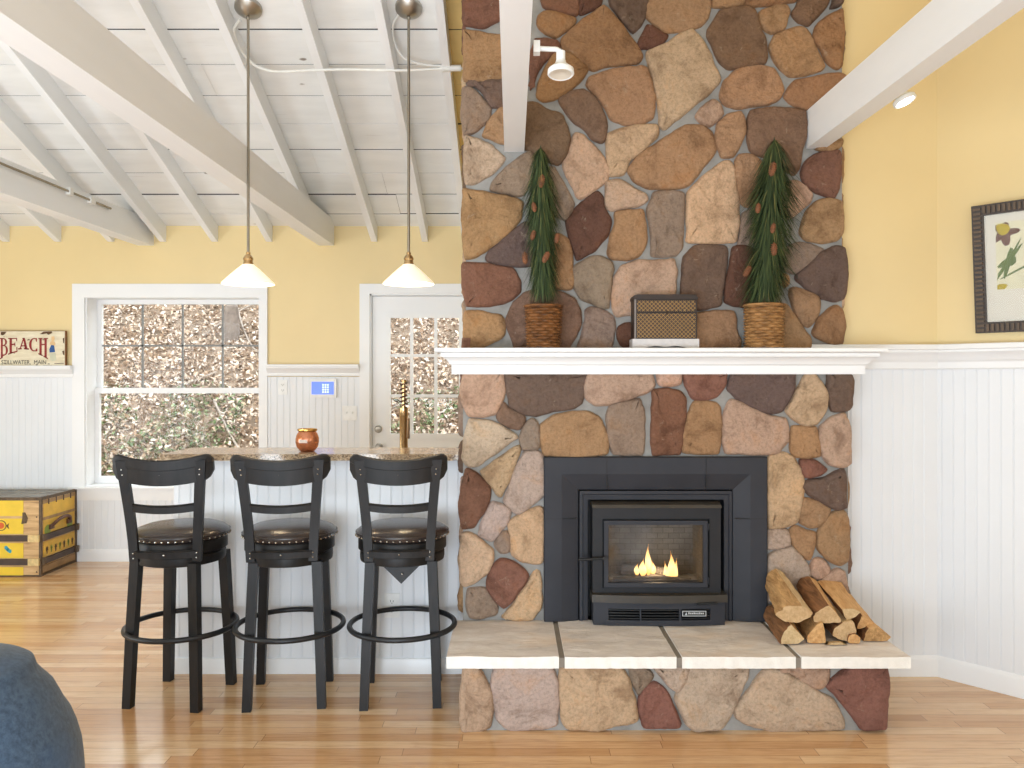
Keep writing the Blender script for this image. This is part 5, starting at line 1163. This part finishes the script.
for z in (0.0, TH-.02): m.box(TX0-.003, TX1+.004, TY0-.004, TY0+e, z, z+(.01 if z == 0 else .022)); m.box(TX1-e, TX1+.004, TY0-.004, TY1, z, z+.022)
m.box(TX1-.012, TX1+.005, TY0-.005, TY0+.014, 0, TH+.002); m.box(TX1-.018, TX1+.005, TY1-.018, TY1+.002, 0, TH+.002); m.bevel(.003, 1); m.build('edge_binding', TMT, tk, 0)
def tz(y): return kz(y, TY0)
fxp = kx(23.5, TY0); pan = ((499.6, 516), (518.5, 534), (543, 558), (567, 576))
for y0, y1 in pan:
    m = MB(); m.box(TX0+.02, fxp, TY0-.003, TY0+.002, tz(y1), tz(y0)); m.build('yellow_panel', TY, tk, 0)
for y in (538, 561.6):      # slats run round the front and the side
    z0_, z1_ = tz(y+3), tz(y-2.8); m = MB(); m.box(TX0, TX1-.03, TY0-.02, TY0, z0_, z1_); m.bevel(.004, 2); sl = m.build('slat', TSL, tk, 30)
    m = MB(); m.box(TX1-.085, TX1-.004, TY0-.022, TY0-.001, z0_-.004, z1_+.004); m.bevel(.006, 2); m.build('slat_cap', TBR, sl, 30)
    m = MB(); m.box(TX1, TX1+.02, TY0+.03, TY1-.005, z0_, z1_); m.bevel(.004, 2); sl = m.build('slat', TSL, tk, 30)
    m = MB(); m.box(TX1-.001, TX1+.022, TY0+.004, TY0+.04, z0_-.003, z1_+.003); m.box(TX1-.001, TX1+.03, TY1-.05, TY1-.012, z0_-.003, z1_+.003); m.bevel(.005, 2); m.build('slat_cap', TMT, sl, 30)
def side(u, z): return (TX1, TY0+u*(TY1-TY0), z)
m = MB(); m.box(TX1-.001, TX1+.003, TY0+.03, TY1-.03, tz(519), tz(502.5)); m.build('side_panel', TYO, tk, 0)
m = MB(); m.box(TX1-.001, TX1+.003, TY0+.03, TY1-.03, tz(535), tz(520.5)); m.build('side_panel', TYO, tk, 0)
m = MB(); m.box(TX1-.001, TX1+.003, TY0+.03, TY1-.03, tz(558), tz(543)); m.build('side_panel', TYO, tk, 0)
m = MB(); m.box(TX1-.001, TX1+.004, TY0+.02, TY1-.02, TH-.05, TH-.022); m.box(TX1-.001, TX1+.004, TY0+.02, TY1-.02, tz(521), tz(518)); m.box(TX1-.001, TX1+.004, TY0+.02, TY1-.02, .015, tz(566.5)); m.build('side_board', TW2, tk, 0)
LEA = simple('brown_leather_handle', rgb(92, 60, 44), .55, var=.25, nscale=30)
hz_ = tz(525); ym = (TY0+TY1)/2
m = MB(); m.tube(smooth_path([(TX1+.006, ym-.12, hz_-.035), (TX1+.03, ym-.1, hz_-.005), (TX1+.04, ym-.05, hz_+.018), (TX1+.042, ym, hz_+.024), (TX1+.04, ym+.05, hz_+.02), (TX1+.03, ym+.1, hz_), (TX1+.006, ym+.12, hz_-.03)]), .013, 10); m.build('handle', LEA, tk)
for s_ in (-1, 1): m = MB(); m.box(TX1, TX1+.02, ym+s_*.12-.025, ym+s_*.12+.025, hz_-.05, hz_-.015); m.bevel(.005, 2); m.build('handle_loop', LEA, tk, 30)
m = MB()   # front catch
cx_ = kx(24.7, TY0); m.prism([(cx_-.014, TY0-.006, tz(512.5)), (cx_+.004, TY0-.006, tz(512.3)), (cx_+.024, TY0-.006, tz(518.5)), (cx_+.014, TY0-.006, tz(523)), (cx_-.022, TY0-.006, tz(524)), (cx_-.014, TY0-.006, tz(517))], (0, .01, 0)); m.build('latch', TMT, tk, 0)
def blob(name, c, pts, mat, dy=-.0045):
    m = MB(); m.prism([(kx(c[0]+x, TY0), TY0+dy, tz(c[1]+y)) for x, y in pts], (0, .003, 0)); return m.build(name, mat, tk, 0)
OR = simple('stencil_orange', rgb(214, 98, 44), .6, bump=0); BL = simple('stencil_blue', rgb(54, 160, 186), .6, bump=0); GR = simple('stencil_green', rgb(134, 150, 60), .6, bump=0); BK = simple('stencil_brown', rgb(98, 74, 50), .6, bump=0)
ring = [(5.3*math.cos(2*PI*k/20), 5.3*math.sin(2*PI*k/20)) for k in range(20)]
blob('stencil_sun', (1.5, 525.5), ring, BK); blob('stencil_sun', (1.5, 525.5), [(x*.84, y*.84) for x, y in ring], TY, -.0055); blob('stencil_sun', (1.5, 525.5), [(x*.6, y*.6) for x, y in ring], OR, -.0065)
blob('stencil_fish', (8, 526), [(-1, -1), (1.5, -3), (.6, 0), (1.5, 3), (-1, 1)], BK)
for dx, dy in ((-1.6, -2.4), (.6, 0), (2.2, 1.2), (-.6, -1.2)): blob('stencil_flower', (8+dx, 550+dy), [(1.7*math.cos(2*PI*k/10), 1.9*math.sin(2*PI*k/10)) for k in range(10)], BL, -.0045-.0004*abs(dx))
rr_ = random.Random(2)
for k in range(7):
    u = .14+.12*k; y0 = TY0+u*(TY1-TY0); z = tz(553.5)+.004*rr_.random(); m = MB()
    m.box(TX1+.002, TX1+.0045, y0, y0+.012, z-.02, z+.022); m.prism([(TX1+.002, y0+.006+.02*math.cos(q_*PI/7)*(1 if q_ % 2 else .45), z+.016+.022*math.sin(q_*PI/7)*(1 if q_ % 2 else .5)) for q_ in range(14)], (.0025, 0, 0)); m.build('stencil_palm', GR if k % 2 else BK, tk, 0)
for y0 in (TY0+.06, TY1-.12): m = MB(); m.lathe([(.001, .005), (.04, .005), (.04, .003)], (TX1, y0+.02, tz(532)), 12, M=Matrix.Rotation(PI/2, 4, 'Y')); m.build('stencil_leaf', GR, tk, 0)
for k in range(4): y0 = TY0+.09+k*.1; m = MB(); m.box(TX1, TX1+.008, y0, y0+.008, TH-.06, TH-.02); m.build('lid_hook', TSL, tk, 0)
for z in (tz(499), tz(517), tz(572)):
    m = MB(); m.sphere((TX1-.03, TY0-.003, z), .006, 1); m.build('nail', TSL, tk, 0)
# ================================================================== BLUE ARMCHAIR (corner of the photo)
BLUE = NT('blue_woven_upholstery'); _v = BLUE.tc(); _f = BLUE.noise(_v, 60, 5, .7); _g = BLUE.noise(_v, 6, 3)
BLUE.base(BLUE.mix(BLUE.ramp(_f, [(.3, rgb(46, 62, 82)), (.7, rgb(78, 98, 120))]), rgb(50, 84, 124), BLUE.ramp(_g, [(.5, (0, 0, 0)), (.7, (.45, .45, .45))]))); BLUE.set(.85, spec=.2); BLUE.b.inputs['Sheen Weight'].default_value = .25; BLUE.bump(_f, .35, .003); BLUE = BLUE.m
YA = 2.15; AX = kx(-76, YA); sA = YA/F
ac = thing('tub_chair', 'rounded blue upholstered tub chair at the lower left corner', 'armchair', (AX, YA, 0))
prof = [(90, 655), (96, 659), (99, 669), (106, 678), (115, 688.5), (120.5, 700), (124, 708), (131, 720), (136.5, 735), (140.5, 750), (142.5, 768), (144, 790), (144, 830), (141, 870), (137, 890)]
pr = [(.001, kz(637, YA)), (45*sA, kz(642, YA)), (72*sA, kz(648.5, YA))]+[(x*sA, kz(y, YA)) for x, y in prof]+[(.33, .075), (.001, .07)]
m = MB(); m.lathe(pr[::-1], (AX, YA, 0), 72)
for v in m.bm.verts:
    a = math.atan2(v.co.y-YA, v.co.x-AX); v.co.z += .006*math.sin(a*3+.6)*max(0, (v.co.z-.4)); v.co.y = YA+(v.co.y-YA)*.96
m.bm.transform(Matrix.Translation((0, 0, -.04)))
m.build('upholstered_shell', BLUE, ac, 60)
m = MB()
for k in range(4): a = PI/4+k*PI/2; m.lathe([(.001, 0), (.02, 0), (.027, .085), (.001, .085)], (AX+.24*math.cos(a), YA+.23*math.sin(a), 0), 16)
feet = m.bm; m.bm = feet
m.bm.free()
for k in range(4):
    a = PI/4+k*PI/2; m = MB(); m.lathe([(.001, 0), (.02, 0), (.027, .085), (.001, .085)], (AX+.24*math.cos(a), YA+.23*math.sin(a), 0), 16); m.build('foot', DKW, ac)
# ================================================================== HILLSIDE OUTSIDE
import numpy as np
rn = np.random.default_rng(11)
def hill_z(x, y): return -.35+max(0, y-7.3)*.62+.12*fbm(x*.5, y*.5, 2)+.05*fbm(x*1.7, y*1.7, 5)
SOIL = simple('leaf_mould_soil', rgb(124, 106, 90), .95, var=.35, nscale=5, bump=.6)
m = MB(); V = [[m.bm.verts.new((-13+i*.4, 6.7+j_*.4, hill_z(-13+i*.4, 6.7+j_*.4))) for i in range(46)] for j_ in range(36)]
for j_ in range(35):
    for i in range(45): m.bm.faces.new((V[j_][i], V[j_][i+1], V[j_+1][i+1], V[j_+1][i]))
hl = m.build('hillside', SOIL); struct(hl)
LEAFM = NT('fallen_leaves'); _a = LEAFM.n('ShaderNodeAttribute', attribute_name='col'); LEAFM.base(_a.outputs['Color']); LEAFM.set(.7, spec=.3); LEAFM = LEAFM.m
def litter(name, n, pal, xr, yr, size, lift, label, cat, ymin_fn=None):
    bm = bmesh.new(); lay = bm.loops.layers.float_color.new('col'); r = random.Random(len(name))
    k = 0
    while k < n:
        y = yr[0]+(yr[1]-yr[0])*r.random(); x = r.uniform(*xr)*y/9.0
        if ymin_fn and not ymin_fn(x, y, r): k += 1; continue
        z = hill_z(x, y)+r.uniform(.0, lift); s = r.uniform(*size)
        M = Matrix.Translation((x, y, z)) @ Matrix.Rotation(r.uniform(0, 6.28), 4, 'Z') @ Matrix.Rotation(r.gauss(0, .6)+.5*math.sin(k), 4, 'X') @ Matrix.Rotation(r.gauss(0, .5), 4, 'Y')
        P = [(0, -s, .0), (s*.45, -s*.3, s*.12), (s*.38, s*.45, s*.14), (0, s, 0), (-s*.4, s*.4, s*.12), (-s*.5, -s*.35, s*.16)]
        v = [bm.verts.new(M @ Vector(p)) for p in P]; c = pal[r.randrange(len(pal))]; q = r.uniform(.75, 1.2); c = (lin(c[0])*q, lin(c[1])*q, lin(c[2])*q, 1)
        for f in (bm.faces.new((v[0], v[1], v[2], v[3])), bm.faces.new((v[0], v[3], v[4], v[5]))):
            for lp in f.loops: lp[lay] = c
        k += 1
    m = MB(); m.bm.free(); m.bm = bm; o = m.build(name, LEAFM, None, 0); o['kind'] = 'stuff'; tag(o, label, cat); return o
DRY = [(204, 184, 166), (186, 162, 140), (222, 206, 190), (172, 146, 124), (150, 126, 106), (210, 190, 172), (230, 218, 206), (138, 116, 100), (196, 180, 170)]
litter('leaf_litter', 42000, DRY, (-5.4, .4), (6.95, 13.5), (.02, .043), .05, 'dry brown fallen leaves covering the hillside outside the window', 'fallen leaves')
litter('ground_ivy', 15000, [(92, 112, 70), (116, 134, 92), (74, 94, 58), (140, 152, 116)], (-5.4, .4), (6.95, 10.3), (.016, .032), .07, 'green ground ivy among the fallen leaves on the lower slope', 'ivy', lambda x, y, r: fbm(x*1.2, y*1.2, 8) > -.22+(y-9.0)*.28)
TWG = simple('grey_twig', rgb(150, 138, 128), .85, var=.25, bump=.3)
for lb, pts, r in (('pale arching twig high on the slope at the upper right of the window', [(205, 335), (222, 322), (245, 308), (262, 300)], .012), ('thin branch lying across the slope in the lower window sash', [(214, 400), (228, 430), (240, 452), (243, 466)], .014), ('fallen stick on the leaves behind the window centre', [(176, 388), (196, 380), (216, 372)], .012), ('bare sapling stem leaning at the window right edge', [(236, 303), (244, 330), (252, 346), (258, 352)], .012)):
    P = []
    for x, y in pts:   # rest on the hill: march along the view ray
        Y = 7.2
        while Y < 14 and kz(y, Y) > hill_z(kx(x, Y), Y)+.05: Y += .02
        P.append(px(x, y, Y))
    m = MB(); m.tube(smooth_path(P), r, 8); tag(rebase(m.build('twig', TWG)), lb, 'twig')
m = MB(); yy = 11.2; xx = kx(232, yy); zz = hill_z(xx, yy); m.lathe([(.16, -.2), (.12, 0), (.1, .25), (.09, .42), (.06, .45), (.001, .43)], (xx, yy, zz), 20)
for v in m.bm.verts: v.co.x += .02*fbm(v.co.x*8, v.co.y*8, v.co.z*4)
tag(rebase(m.build('tree_stump', simple('weathered_stump', rgb(112, 100, 92), .9, var=.35, nscale=16, bump=.5))), 'grey weathered tree stump on the leafy slope, top right of the window', 'stump')
